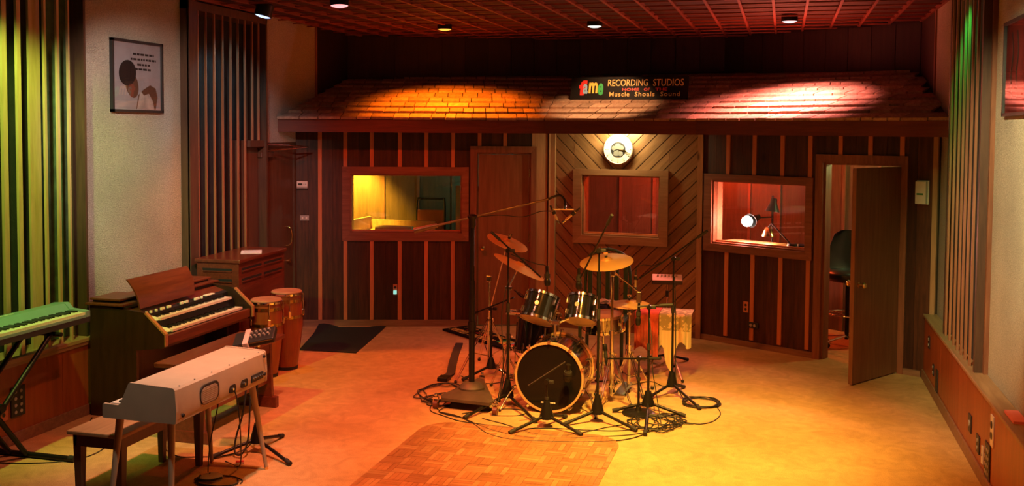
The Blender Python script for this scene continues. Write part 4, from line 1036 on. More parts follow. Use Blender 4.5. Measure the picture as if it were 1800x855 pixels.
# --- electric piano
M_beige = plain('beige_paint',(0.50,0.40,0.29),0.42,var=0.06)
M_beigeleg = plain('beige_leg_paint',(0.42,0.33,0.23),0.4,var=0.06)
ep = empty('electric_piano',(-3.33,4.965,0),label='beige electric piano on four tapered legs seen from behind',cat='electric piano')
E0y,E1y = 4.955,6.10
for y in (E0y, E1y-0.02):
    MB().prism([(-3.33,0.63),(-3.325,0.70),(-3.335,0.825),(-3.35,0.838),(-3.665,0.850),(-3.675,0.845),(-3.74,0.72),(-3.755,0.712),(-3.865,0.715),(-3.872,0.705),(-3.872,0.635),(-3.865,0.63)],y,y+0.02).build('cheek', M_beige, ep)
lid = MB().prism([(-3.332,0.655),(-3.326,0.70),(-3.337,0.822),(-3.352,0.834),(-3.668,0.843),(-3.66,0.832),(-3.36,0.822),(-3.345,0.655)],E0y+0.02,E1y-0.02).build('lid', M_beige, ep, 30)
MB().box((-3.865,E0y+0.02,0.63),(-3.335,E1y-0.02,0.66)).build('base_tray', M_beige, ep)
MB().prism([(-3.66,0.832),(-3.735,0.73),(-3.72,0.72),(-3.645,0.825)],E0y+0.02,E1y-0.02).build('name_board', M_blackp, ep)
MB().box((-3.866,E0y+0.02,0.66),(-3.845,E1y-0.02,0.70)).build('key_slip', M_beige, ep)
keybed(ep, E0y+0.04, E1y-0.04, -3.84, -3.72, 0.712, 37)
def rrect(cx,cz,w_,h_,r,n=6):
    P = []
    for (sx_,sz_,a0) in ((1,1,0),(-1,1,PI/2),(-1,-1,PI),(1,-1,1.5*PI)):
        for k in range(n+1):
            t = a0+PI/2*k/n; P.append((cx+sx_*(w_/2-r)+r*math.cos(t), cz+sz_*(h_/2-r)+r*math.sin(t)))
    return P
def backplate(name, cy, cz, w_, h_, r, x0_, x1_, mat, par):
    """rounded plate on the back face: polygon in (y,z) between x0_ and x1_"""
    P = rrect(cy,cz,w_,h_,r); n = len(P)
    m = MB(); m.add([(x1_,y,z) for y,z in P]+[(x0_,y,z) for y,z in P],[tuple(range(n)),tuple(range(2*n-1,n-1,-1))]+[(i,n+i,n+(i+1)%n,(i+1)%n) for i in range(n)])
    return m.build(name, mat, par, 30)
spk = backplate('speaker_opening',5.335,0.728,0.225,0.118,0.05,-3.34,-3.322,M_blackshade,lid)
backplate('speaker_grille',5.330,0.723,0.20,0.10,0.045,-3.34,-3.3205,plain('grille_beige',(0.36,0.27,0.19),0.6,bump=0.8,bscale=40),spk)
for k in range(7): MB().box((-3.3212,5.245,0.69+k*0.011),(-3.3195,5.42,0.693+k*0.011)).build('grille_rib',M_beigeleg,spk)
for cy,w_ in ((5.62,0.085),(5.775,0.095)): 
    jk = backplate('jack_recess',cy,0.685,w_,0.05,0.02,-3.34,-3.323,M_blackshade,lid)
    MB().cyl((-3.325,cy,0.683),(-3.316,cy,0.683),0.010,n=10).build('jack',M_chrome,jk)
pn = MB().bbox((-3.33,5.87,0.665),(-3.318,6.03,0.712),0.003).build('jack_panel',M_blackp,lid)
for k in range(5): MB().cyl((-3.32,5.89+k*0.03,0.69),(-3.31,5.89+k*0.03,0.69),0.008,n=10).build('jack',M_chrome,pn)
for y,z in ((5.03,0.665),(6.055,0.805),(6.06,0.685)):
    MB().lathe([(0.0001,0.014),(0.010,0.012),(0.012,0.0)],axis_matrix((-3.33,y,z),(1,0,0)),12).build('rubber_bumper',M_rubber,lid,40)
for y in (5.03,5.2,5.4,5.62,5.82,6.02): MB().cyl((-3.352,y,0.836),(-3.352,y,0.840),0.005,n=8).build('lid_screw',M_grey,lid)
for (tx,ty,bx,by_) in ((-3.42,5.04,-3.38,4.97),(-3.80,5.04,-3.84,4.96),(-3.42,6.03,-3.375,6.17),(-3.80,6.03,-3.845,6.17)):
    lg = MB().cyl((bx,by_,0.0),(tx,ty,0.632),0.013,0.027,16).build('leg', M_beigeleg, ep, 40)
    MB().cyl((bx,by_,0.0),(bx+(tx-bx)*0.03,by_+(ty-by_)*0.03,0.019),0.0145,n=16).build('ferrule', M_brass, lg, 40)

ep.scale = (0.90,0.915,1.0)
# --- piano bench
pb_ = empty('piano_bench',(-3.97,5.6,0),label='dark legged bench with worn light brown seat behind the electric piano',cat='bench')
M_seat = wood('worn_seat',(0.30,0.16,0.07),(0.45,0.26,0.12),'y',0.4,rand=0.02)
M_bleg = wood('bench_dark_leg',(0.07,0.035,0.02),(0.12,0.06,0.03),'z',0.4,rand=0.05)
MB().bbox((-4.19,5.10,0.455),(-3.80,6.06,0.48),0.006).build('seat', M_seat, pb_)
MB().box((-4.16,5.13,0.38),(-4.14,6.03,0.455)).box((-3.85,5.13,0.38),(-3.83,6.03,0.455)).box((-4.16,5.13,0.38),(-3.83,5.15,0.455)).box((-4.16,6.01,0.38),(-3.83,6.03,0.455)).build('apron', M_bleg, pb_)
for x in (-4.14,-3.85):
    for y in (5.16,6.0):
        m = MB(); a_ = 0.028; b_ = 0.018
        m.add([(x-b_,y-b_,0),(x+b_,y-b_,0),(x+b_,y+b_,0),(x-b_,y+b_,0),(x-a_,y-a_,0.455),(x+a_,y-a_,0.455),(x+a_,y+a_,0.455),(x-a_,y+a_,0.455)],[(0,3,2,1),(4,5,6,7),(0,1,5,4),(1,2,6,5),(2,3,7,6),(3,0,4,7)])
        m.build('leg', M_bleg, pb_)

# --- stage keyboard and X stand
M_kgrey = plain('keyboard_grey',(0.20,0.33,0.36),0.4)
kb = empty('stage_keyboard',(-5.18,5.7,0.86),label='grey stage keyboard on an X stand at the left edge',cat='keyboard')
K0,K1y = 5.02,6.39
MB().prism([(-5.02,0.865),(-5.02,0.905),(-5.17,0.905),(-5.33,0.90),(-5.33,0.865),(-5.25,0.855)],K0,K1y).build('lower_case', M_blackp, kb)
MB().prism([(-5.165,0.905),(-5.160,0.948),(-5.175,0.955),(-5.205,0.995),(-5.215,1.0),(-5.335,0.99),(-5.34,0.90)],K0,K1y).build('upper_case', M_kgrey, kb, 30)
for y in (K1y-0.045, K0):
    MB().prism([(-5.02,0.905),(-5.02,0.95),(-5.165,0.962),(-5.205,1.0),(-5.215,1.004),(-5.338,0.994),(-5.338,0.905)],y,y+0.045).build('end_cheek', M_kgrey, kb, 30)
keybed(kb, K0+0.05, K1y-0.05, -5.022, -5.16, 0.945, 52)
MB().box((-5.0215,K0+0.05,0.905),(-5.018,K1y-0.05,0.925)).build('front_strip', M_kgrey, kb)
for k,(a_,b_) in enumerate(((5.60,5.64),(5.65,5.70),(5.71,5.74),(5.75,5.80),(5.81,5.85),(5.86,5.90))):
    z = 0.9965; MB().box((-5.285,a_,0.9945),(-5.272,b_,0.9975)).build('name_mark', M_white, kb)
ks = empty('keyboard_stand',(-5.12,5.5,0),label='black folding X keyboard stand under the grey keyboard',cat='keyboard stand')
def bar(name, p, q, r, mat, root, n=12): return MB().cyl(p,q,r,n=n).build(name, mat, root, 40)
bar('leg_tube',(-5.06,5.10,0.03),(-5.06,6.02,0.845),0.018,M_black,ks); bar('leg_tube',(-5.28,5.10,0.03),(-5.28,6.02,0.845),0.018,M_black,ks)
bar('leg_tube',(-5.10,5.80,0.03),(-5.10,5.16,0.845),0.018,M_black,ks); bar('leg_tube',(-5.24,5.80,0.03),(-5.24,5.16,0.845),0.018,M_black,ks)
for y in (5.08,5.82):
    ft = bar('foot_tube',(-5.36,y,0.02),(-4.74,y,0.02),0.020,M_black,ks)
    MB().cyl((-4.76,y,0.022),(-4.715,y,0.022),0.0225,n=12).build('foot_cap',M_rubber,ft,40)
    MB().cyl((-5.385,y,0.022),(-5.34,y,0.022),0.0225,n=12).build('foot_cap',M_rubber,ft,40)
for y in (5.15,6.03):
    bar('support_arm',(-5.37,y,0.838),(-4.98,y,0.838),0.016,M_black,ks)
MB().cyl((-5.30,5.53,0.43),(-5.04,5.53,0.43),0.03,n=14).build('pivot', M_black, ks, 40)

# --- rotary speaker cabinet with a sheet of paper
lc = empty('speaker_cabinet',(-5.2,8.82,0),rz=math.radians(3),label='dark mahogany speaker cabinet with louvre slots behind the organ',cat='speaker cabinet')
LM = wm(lc)
def lb(a,b,name,mat,par=lc): return MB().box(a,b,LM).build(name,mat,par)
X0,X1,Y0,Y1 = -0.165,0.265,-0.50,0.48
lb((X0,Y0,0.04),(X1,Y1,1.06),'body',M_mah); MB().bbox((X0-0.02,Y0-0.02,1.06),(X1+0.02,Y1+0.02,1.095),0.008,LM).build('top',M_mah,lc)
lb((X0,Y0-0.005,0),(X1+0.005,Y1,0.06),'plinth',M_mah)
for z in (0.985,0.885):
    sl_ = lb((X0+0.06,Y0-0.004,z),(X1-0.07,Y0+0.01,z+0.022),'louvre_slot',M_blackshade)
    lb((X0+0.06,Y0-0.010,z-0.012),(X1-0.07,Y0+0.0,z),'louvre_lip',M_mah,sl_)
    for a_,b_ in ((Y0+0.06,-0.04),(0.02,Y1-0.06)):
        sl_ = lb((X1-0.01,a_,z),(X1+0.004,b_,z+0.022),'louvre_slot',M_blackshade); lb((X1,a_,z-0.012),(X1+0.010,b_,z),'louvre_lip',M_mah,sl_)
lb((X1,Y0+0.05,0.12),(X1+0.006,Y1-0.05,0.82),'side_panel',M_mah); lb((X0+0.05,Y0-0.006,0.12),(X1-0.05,Y0,0.82),'front_panel',M_mah)
pp = empty('sheet_music',(-5.1,8.9,1.095),rz=0.5,label='sheet of pale paper lying on the speaker cabinet',cat='paper')
MB().box((-0.10,-0.14,0.0),(0.10,0.14,0.003),wm(pp)).build('page',plain('paper',(0.75,0.75,0.80),0.8),pp)
MB().box((-0.075,-0.11,0.003),(0.075,-0.10,0.0035),wm(pp)).box((-0.075,-0.05,0.003),(0.075,-0.04,0.0035),wm(pp)).box((-0.075,0.02,0.003),(0.05,0.03,0.0035),wm(pp)).build('print_line',M_grey,pp)

# --- congas
M_conga = wood('conga_shell',(0.22,0.045,0.014),(0.34,0.08,0.025),'z',0.3,rand=0.08,coat=0.4)
M_hide = plain('drum_hide',(0.42,0.20,0.11),0.6,var=0.2)
def conga(label, x, y, h, r):
    o = empty('conga_drum',(x,y,0),label=label,cat='conga',group='conga drums beside the organ')
    T = Matrix.Translation((x,y,0))
    body = [(r*0.66,0.02),(r*0.70,0.04),(r*0.86,h*0.3),(r*1.0,h*0.55),(r*1.02,h*0.68),(r*0.98,h*0.82),(r*0.93,h*0.955),(r*0.90,h*0.955)]
    MB().lathe([(r*0.62,0.0)]+body, T, 32).build('shell', M_conga, o, 40)
    MB().lathe([(r*0.64,0.0),(r*0.70,0.0),(r*0.71,0.03),(r*0.66,0.03)], T, 32, True).build('base_ring', M_rubber, o, 40)
    for z0_,rr in ((h*0.66,1.035),(h*0.86,0.985)):
        MB().lathe([(r*rr,z0_),(r*rr+0.004,z0_),(r*(rr-0.01)+0.004,z0_+0.03),(r*(rr-0.01),z0_+0.03)], T, 32, True).build('metal_band', M_brass, o, 40)
    MB().lathe([(0.0001,h),(r*0.90,h-0.002),(r*0.965,h-0.012),(r*0.96,h-0.03)], T, 32).build('skin', M_hide, o, 40)
    MB().lathe([(r*0.975,h-0.045),(r*1.03,h-0.04),(r*1.03,h-0.022),(r*0.975,h-0.018)], T, 32, True).build('rim', M_chrome, o, 40)
    for k in range(5):
        t = 2*PI*k/5-0.9
        c,s_ = math.cos(t),math.sin(t)
        lg = MB().bbox((-0.014,-0.012,-0.03),(0.014,0.014,0.03),0.004,Matrix.Translation((x+c*r*1.02,y+s_*r*1.02,h*0.72)) @ Matrix.Rotation(t-PI/2,4,'Z')).build('lug', M_chrome, o)
        MB().cyl((x+c*r*1.05,y+s_*r*1.05,h*0.70),(x+c*r*1.04,y+s_*r*1.04,h-0.03),0.005,n=8).build('tuning_rod', M_chrome, lg, 40)
    return o
conga('taller conga drum with brass bands at the far end of the organ',-4.62,8.72,0.765,0.153)
conga('shorter conga drum half hidden by the organ cheek',-4.655,8.39,0.735,0.150)

# --- black rug lying in the corner
rg = empty('floor_mat',(-4.7,10.2,0),label='black rubber backed mat with a ruffled edge in front of the left facet',cat='mat')
cor = [(-4.87,9.46),(-4.24,9.50),(-4.47,10.86),(-5.20,10.60)]
vs = []; fs = []; NN = 14
for j in range(NN):
    for i in range(NN):
        u,v_ = i/(NN-1),j/(NN-1)
        a_ = Vector(cor[0]).lerp(Vector(cor[1]),u); b_ = Vector(cor[3]).lerp(Vector(cor[2]),u); p_ = a_.lerp(b_,v_)
        z = 0.008+0.05*max(0,v_-0.72)/0.28*max(0,math.sin(u*7.0+1.0))*(1-u*0.8)
        vs.append((p_.x,p_.y,z))
for j in range(NN-1):
    for i in range(NN-1): fs.append((j*NN+i,j*NN+i+1,(j+1)*NN+i+1,(j+1)*NN+i))
N = len(vs); vs2 = vs+[(x,y,max(z-0.008,0.0)) for x,y,z in vs]
f2 = fs+[tuple(q+N for q in f[::-1]) for f in fs]
rim = list(range(NN))+[j*NN+NN-1 for j in range(1,NN)]+[(NN-1)*NN+i for i in range(NN-2,-1,-1)]+[j*NN for j in range(NN-2,0,-1)]
for a_,b_ in zip(rim,rim[1:]+rim[:1]): f2.append((b_,a_,a_+N,b_+N))
MB().add(vs2,f2).build('mat_sheet',plain('black_mat',(0.008,0.008,0.008),0.9),rg,50)

# --- personal mixer on a stand beside the electric piano
def tripod(root, hub, feet, mat=None, cone=(0.045,0.02,0.11), r=0.0125):
    mat = mat or M_black
    MB().lathe([(0.02,0.06),(cone[0],0.07),(cone[0]*0.9,0.10),(cone[1],0.07+cone[2]),(0.012,0.07+cone[2])],Matrix.Translation((hub[0],hub[1],0)),16).build('hub',mat,root,40)
    for (x,y) in feet:
        d_ = Vector((x-hub[0],y-hub[1],0)); u = d_.normalized()
        lg = MB().cyl((hub[0]+u.x*0.02,hub[1]+u.y*0.02,0.09),(x,y,0.018),r,n=10).build('leg',mat,root,40)
        e0 = Vector((x,y,0.018))-(u*0.045-Vector((0,0,0.012))); MB().cyl(e0,(x+u.x*0.008,y+u.y*0.008,0.016),r*1.3,n=10).build('foot',M_rubber,lg,40)
ms = empty('mixer_stand',(-3.63,6.38,0),label='black tripod stand holding a small mixer behind the electric piano',cat='stand')
tripod(ms,(-3.62,6.38),((-3.25,6.17),(-3.83,6.15),(-3.60,6.72)),cone=(0.05,0.018,0.14))
bar('column',(-3.62,6.38,0.15),(-3.62,6.38,0.80),0.011,M_black,ks if False else ms)
MB().lathe([(0.012,0.0),(0.03,0.01),(0.03,0.03),(0.012,0.05)],Matrix.Translation((-3.62,6.38,0.755)),14).build('clamp',M_chrome,ms,40)
MB().sphere((-3.60,6.36,0.79),0.018,10).build('clamp_knob',M_chrome,ms,60)
pm = empty('personal_mixer',(-3.62,6.36,0.80),label='small black headphone mixer with knobs clamped on a stand by the organ bench',cat='mixer')
PM_ = Matrix.Translation((-3.62,6.36,0.835)) @ Matrix.Rotation(math.radians(14),4,'Z') @ Matrix.Rotation(math.radians(-12),4,'Y') @ Matrix.Rotation(math.radians(25),4,'X')
MB().bbox((-0.15,-0.075,-0.028),(0.15,0.075,0.018),0.01,PM_).build('case',M_blackp,pm)
MB().box((-0.145,-0.078,0.004),(0.145,-0.074,0.012),PM_).build('front_strip',M_chrome,pm)
for k in range(5):
    MB().cyl(PM_ @ Vector((-0.02+k*0.032,-0.02,0.018)),PM_ @ Vector((-0.02+k*0.032,-0.02,0.036)),0.010,0.008,12).build('knob',M_grey,pm,40)
    MB().cyl(PM_ @ Vector((-0.02+k*0.032,0.03,0.018)),PM_ @ Vector((-0.02+k*0.032,0.03,0.034)),0.010,0.008,12).build('knob',M_grey,pm,40)
MB().bbox((-0.075,-0.09,-0.04),(-0.035,0.085,0.026),0.006,PM_).build('clamp_strap',plain('pink_strap',(0.75,0.55,0.52),0.35),pm)
# small red tab and round pedal on the floor
o = empty('small_battery',(-3.60,6.11,0),rz=0.5,label='tiny red box on the carpet between the electric piano legs',cat='box')
MB().bbox((-0.028,-0.014,0),(0.028,0.014,0.022),0.004,wm(o)).build('shell',plain('red_plastic',(0.5,0.04,0.04),0.4),o)
MB().box((-0.028,-0.0145,0.006),(0.028,-0.0135,0.014),wm(o)).build('label_band',M_white,o)
o = empty('sustain_pedal',(-3.62,5.72,0),label='flat round pedal on the carpet under the electric piano',cat='pedal')
MB().lathe([(0.075,0),(0.075,0.02),(0.06,0.03),(0.0001,0.032)],Matrix.Translation((-3.62,5.78,0)),20).build('base',M_beigeleg,o,40)
MB().tube([(-3.70,5.78,0.02),(-3.66,5.70,0.025),(-3.58,5.70,0.025),(-3.54,5.78,0.02)],0.008,6).build('rim_cable',M_rubber,o,60)

# ------------------------------------------------------------------ drum kit
M_shell = plain('black_lacquer',(0.010,0.010,0.011),0.12,coat=1.0)
M_hoopw = wood('maple_hoop',(0.50,0.27,0.13),(0.62,0.36,0.18),'x',0.25,rand=0.02,coat=0.5)
M_headb = plain('black_drumhead',(0.008,0.007,0.007),0.15,spec=0.2)
M_headc = plain('coated_drumhead',(0.60,0.42,0.24),0.35,var=0.12)
M_cym = plain('cymbal_bronze',(0.90,0.50,0.17),0.38,0.6,var=0.06)
M_steel = plain('satin_steel',(0.62,0.58,0.55),0.25,1.0)
M_badge = plain('brass_badge',(0.75,0.50,0.22),0.35,0.8)

def drum(name, label, cat, base, axis, r, depth, nl, shell=None, hoop=None, top=None, bottom=None, badge=None, group=None, hoop_h=0.03, hw=0.012, lug_mat=None, ref=(1,0,0), two=True):
    """drum with axis through base centre; returns root and its matrix"""
    m = axis_matrix(base, axis, ref)
    o = empty(name, mat=m.copy(), label=label, cat=cat, group=group)
    shell = shell or M_shell; hoop = hoop or M_chrome
    L = lambda mb,nm,mt,par=o,sm=40: mb.build(nm,mt,par,sm,world=False)
    L(MB().lathe([(r*0.97,0.008),(r,0.008),(r,depth-0.008),(r*0.97,depth-0.008)],None,48,True),'shell',shell)
    L(MB().lathe([(0.0001,0.002),(r*1.0,0.002),(r*1.0,0.008),(0.0001,0.008)],None,48),'bottom_head',bottom or M_headc)
    L(MB().lathe([(0.0001,depth-0.008),(r*1.0,depth-0.008),(r*1.0,depth-0.002),(0.0001,depth-0.002)],None,48),'top_head',top or M_headc)
    for z in (-0.008, depth-hoop_h+0.008):
        L(MB().lathe([(r+0.002,z),(r+hw,z),(r+hw,z+hoop_h),(r+0.002,z+hoop_h)],None,48,True),'hoop',hoop)
    # lugs with tension rods
    ll = min(0.05,depth*0.22)
    lm = None; lug_mat = lug_mat or M_chrome
    for k in range(nl):
        t = 2*PI*(k+0.5)/nl
        for zc,s_ in ((0.055,-1),(depth-0.055,1)) if two else ((depth*0.5,1),):
            g = MB().bbox((-0.008,-0.002,-ll/2),(0.008,0.016,ll/2),0.003)
            g.cyl((0,0.014,0),(0,0.014,s_*0.05),0.003,n=6)
            if lm is None:
                lm = g.build('lug',lug_mat,o,None,world=False); ob_ = lm
            else: ob_ = g.build('lug',lug_mat,o,None,world=False)
            ob_.location = (r*math.cos(t), r*math.sin(t), zc); ob_.rotation_euler = (0,0,t-PI/2)
    if badge is not None:
        t = badge
        mm = Matrix.Rotation(t,4,'Z') @ Matrix.Translation((r,0,depth*0.52)) @ Matrix.Rotation(PI/2,4,'Y')
        bd = MB().lathe([(0.0001,0.003),(0.019,0.003),(0.02,0.0)],mm,20).build('badge',M_badge,o,40,world=False)
        MB().lathe([(0.004,0.0035),(0.006,0.0035),(0.006,0.003),(0.004,0.003)],mm,12,True).build('vent_grommet',M_chrome,bd,40,world=False)
    return o, m
# bass drum: front head faces the camera side (-y)
bd, bm_ = drum('bass_drum','black bass drum with orange maple hoops and black front head','drum',(-1.823,7.93,0.297),(0.012,1,0),0.272,0.46,10,hoop=M_hoopw,bottom=M_headb,top=M_headb,hoop_h=0.04,hw=0.018,ref=(1,0,0))
for k in range(10):
    t = 2*PI*(k+0.5)/10
    for z,s_ in ((0.0,1),(0.46,-1)):
        g = MB().bbox((-0.012,-0.004,-0.02),(0.012,0.024,0.02),0.004)
        g.cyl((0,0.02,0),(0,0.02,s_*0.075),0.0045,n=8)
        q = g.build('claw_hook',M_chrome,bd,None,world=False); q.location = (0.288*math.cos(t),0.288*math.sin(t),z); q.rotation_euler = (0,0,t-PI/2)
for s_ in (-1,1):
    sp_ = MB().tube([(-1.823+s_*0.26,8.06,0.20),(-1.823+s_*0.34,7.98,0.14),(-1.823+s_*0.40,7.86,0.012)],0.008,8,4).build('spur',M_chrome,bd,60)
    MB().sphere((-1.823+s_*0.40,7.86,0.012),0.012,8).build('spur_tip',M_rubber,sp_,60)
    MB().bbox((-1.823+s_*0.25-0.02,8.03,0.18),(-1.823+s_*0.25+0.02,8.09,0.24),0.005).build('spur_bracket',M_chrome,bd)
# small pale maker's mark along the lower edge of the front head
for k,(a_,b_) in enumerate(((-0.055,-0.030),(-0.008,0.008),(0.012,0.028),(0.032,0.05),(0.054,0.066))):
    MB().box((-1.835+a_,7.9295,0.082),(-1.835+b_,7.931,0.092)).build('maker_mark',M_white,bd)
MB().cyl((-1.82,8.12,0.56),(-1.82,8.12,0.72),0.012,n=10).build('tom_post',M_chrome,bd,40)
MB().bbox((-1.85,8.08,0.57),(-1.79,8.16,0.60),0.006).build('post_bracket',M_chrome,bd)
MB().bbox((-1.86,8.10,0.70),(-1.78,8.14,0.74),0.006).build('tom_clamp',M_chrome,bd)
MB().cyl((-1.78,8.12,0.72),(-1.70,8.17,0.76),0.010,n=8).build('tom_arm',M_chrome,bd,40)
MB().cyl((-1.86,8.12,0.72),(-1.90,8.16,0.76),0.010,n=8).build('tom_arm',M_chrome,bd,40)

def centred(c, ax, d): 
    a = Vector(ax).normalized(); return Vector(c)-a*(d/2), a
b_,a_ = centred((-1.965,8.19,0.822),(0.20,0.50,1),0.215)
drum('rack_tom','left black rack tom tilted to the right above the bass drum','drum',b_,a_,0.142,0.215,6,badge=-PI*0.5,group='rack toms',ref=(1,0,0),hoop_h=0.022,hw=0.008)
b_,a_ = centred((-1.612,8.22,0.825),(0.03,0.52,1),0.205)
drum('rack_tom','right black rack tom above the bass drum, next to the snare','drum',b_,a_,0.127,0.205,6,badge=-PI*0.55,group='rack toms',ref=(1,0,0),hoop_h=0.022,hw=0.008)
ft, fm_ = drum('floor_tom','black floor tom standing left behind the bass drum','drum',(-2.10,8.60,0.345),(0.06,0.14,1),0.185,0.36,8,badge=None,ref=(1,0,0),hoop_h=0.025,hw=0.010)
for k in range(3):
    t = -PI/2+0.5+2*PI*k/3; x,y = -2.10+0.205*math.cos(t),8.60+0.205*math.sin(t)
    lg = MB().cyl((x,y,0.02),(x+0.02,y+0.03,0.60),0.006,n=8).build('leg',M_chrome,ft,40)
    MB().sphere((x,y,0.016),0.016,8).build('foot',M_rubber,lg,60)
sn, sm_ = drum('snare_drum','chrome snare drum in front of the throne','drum',(-1.53,8.80,0.545),(-0.05,-0.06,1),0.178,0.135,8,shell=plain('dark_chrome',(0.36,0.33,0.31),0.12,1.0),top=M_headc,ref=(1,0,0),hoop_h=0.022,hw=0.008,two=False)
MB().bbox((-1.545,8.60,0.575),(-1.505,8.615,0.655),0.004).build('strainer',M_chrome,sn)
ss = empty('snare_stand',(-1.53,8.80,0),label='chrome snare stand with three splayed legs',cat='stand')
MB().cyl((-1.53,8.80,0.12),(-1.53,8.80,0.50),0.012,n=10).build('column',M_chrome,ss,40)
for k in range(3):
    t = 2*PI*k/3+0.4; x,y = -1.53+0.22*math.cos(t),8.80+0.22*math.sin(t)
    lg = MB().cyl((-1.53,8.80,0.26),(x,y,0.014),0.008,n=8).build('leg',M_chrome,ss,40)
    MB().sphere((x,y,0.013),0.013,8).build('foot',M_rubber,lg,60)
    MB().tube([(-1.53,8.80,0.49),(-1.53+0.14*math.cos(t),8.80+0.14*math.sin(t),0.51),(-1.53+0.196*math.cos(t),8.80+0.196*math.sin(t),0.535),(-1.53+0.198*math.cos(t),8.80+0.198*math.sin(t),0.57)],0.006,6,3).build('basket_arm',M_chrome,ss,60)

def cymbal(label, c, axis, r, group='cymbals', bell=0.22, top=True):
    m = axis_matrix(c, axis, (1,0,0)); o = empty('cymbal', mat=m.copy(), label=label, cat='cymbal', group=group)
    prof = [(0.008,0.030*r/0.2),(r*bell*0.6,0.026*r/0.2),(r*bell,0.012*r/0.2),(r*0.6,0.003),(r,-0.010)]
    lo = [(q[0],q[1]-0.0016) for q in prof[::-1]]
    MB().lathe(prof+lo,None,48,True).build('disc',M_cym,o,30,world=False)
    MB().lathe([(0.0001,0.05),(0.012,0.048),(0.014,0.035),(0.010,0.03),(0.0001,0.03)],Matrix.Translation((0,0,0.0)),12).build('felt',M_rubber,o,40,world=False)
    wn = MB().cyl((0,0,0.048),(0,0,0.075),0.005,n=8); wn.box((-0.018,-0.003,0.062),(0.018,0.003,0.078))
    wn.build('wing_nut',M_chrome,o,None,world=False)
    return o
cymbal('smaller tilted cymbal high on the left of the kit',(-2.40,8.72,1.315),(0.40,-0.10,1),0.195)
cymbal('large dark ride cymbal tilted steeply over the floor tom',(-2.235,8.52,1.125),(0.50,0.10,1),0.25)
cymbal('wide crash cymbal over the snare drum',(-1.456,8.50,1.205),(-0.05,-0.22,1),0.232)
cymbal('upper hi-hat cymbal right of the snare drum',(-1.291,8.76,0.802),(0.0,-0.06,1),0.18,'hi-hat cymbals')
cymbal('lower hi-hat cymbal turned face up under its pair',(-1.291,8.76,0.776),(0.0,0.04,-1),0.18,'hi-hat cymbals')

def braced_stand(label, hub, h, feet, cat='cymbal stand', mat=None, zc=0.42):
    """double braced chrome tripod; feet are floor points"""
    mat = mat or M_chrome
    o = empty('cymbal_stand',(hub[0],hub[1],0),label=label,cat=cat)
    MB().cyl((hub[0],hub[1],0.06),(hub[0],hub[1],h*0.55),0.017,n=12).build('lower_tube',mat,o,40)
    MB().cyl((hub[0],hub[1],h*0.5),(hub[0],hub[1],h),0.0125,n=12).build('upper_tube',mat,o,40)
    for z in (h*0.54,zc,0.14): 
        cl_ = MB().cyl((hub[0],hub[1],z-0.018),(hub[0],hub[1],z+0.018),0.024,n=12).build('collar',mat,o,40)
        MB().box((hub[0]+0.012,hub[1]-0.004,z-0.006),(hub[0]+0.045,hub[1]+0.004,z+0.006)).build('wing_screw',mat,cl_)
    for (x,y) in feet:
        d_ = Vector((x-hub[0],y-hub[1],0)); u = d_.normalized(); s_ = Vector((-u.y,u.x,0))*0.009
        lg = MB()
        for sg in (-1,1):
            a = Vector((hub[0],hub[1],zc))+s_*sg+u*0.018; b = Vector((x,y,0.02))+s_*sg; lg.cyl(a,b,0.005,n=6)
        lgo = lg.build('leg',mat,o,40)
        mid = Vector((hub[0],hub[1],0.14))+u*0.018; tgt = Vector((hub[0],hub[1],zc)).lerp(Vector((x,y,0.02)),0.55)
        MB().cyl(mid,tgt,0.005,n=6).build('brace',mat,lgo,40)
        MB().sphere((x,y,0.017),0.017,8).build('foot',M_rubber,lgo,60)
    return o
# crash stand with boom
cs = braced_stand('chrome boom stand carrying the wide crash cymbal',(-1.385,8.40),1.12,((-1.44,8.10),(-1.20,8.30),(-1.42,8.72)))
MB().cyl((-1.463,8.52,1.175),(-1.375,8.405,1.125),0.008,n=10).build('boom_arm',M_chrome,cs,40)
MB().cyl((-1.375,8.405,1.125),(-1.165,8.42,0.965),0.008,n=10).build('boom_arm',M_chrome,cs,40)
MB().bbox((-1.18,8.40,0.87),(-1.14,8.44,0.965),0.004).build('counter_bracket',M_steel,cs)
MB().cyl((-1.463,8.52,1.175),(-1.457,8.50,1.21),0.006,n=8).build('tilter',M_chrome,cs,40)
MB().bbox((-1.40,8.38,1.09),(-1.36,8.43,1.15),0.006).build('boom_clamp',M_steel,cs)
# hi-hat stand
hs = braced_stand('chrome hi-hat stand with foot pedal',(-1.291,8.77),0.76,((-1.44,9.0),(-1.10,8.93),(-1.14,8.60)),'hi-hat stand',zc=0.36)
MB().cyl((-1.291,8.77,0.74),(-1.291,8.77,0.97),0.0035,n=8).build('pull_rod',M_chrome,hs,40)
MB().lathe([(0.004,0.83),(0.014,0.835),(0.014,0.87),(0.006,0.88)],Matrix.Translation((-1.291,8.765,0)),12).build('clutch',M_chrome,hs,40)
pd = MB().prism([(-0.045,0.0),(0.045,0.0),(0.035,0.012),(-0.035,0.012)],0,0.27,Matrix.Translation((-1.345,8.55,0.03)) @ Matrix.Rotation(-0.15,4,'Z') @ Matrix.Rotation(0.16,4,'X')).build('pedal',M_steel,hs)
MB().box((-1.37,8.79,0.0),(-1.27,8.83,0.03)).box((-1.40,8.50,0.0),(-1.29,8.54,0.035)).build('pedal_heel',M_steel,hs)
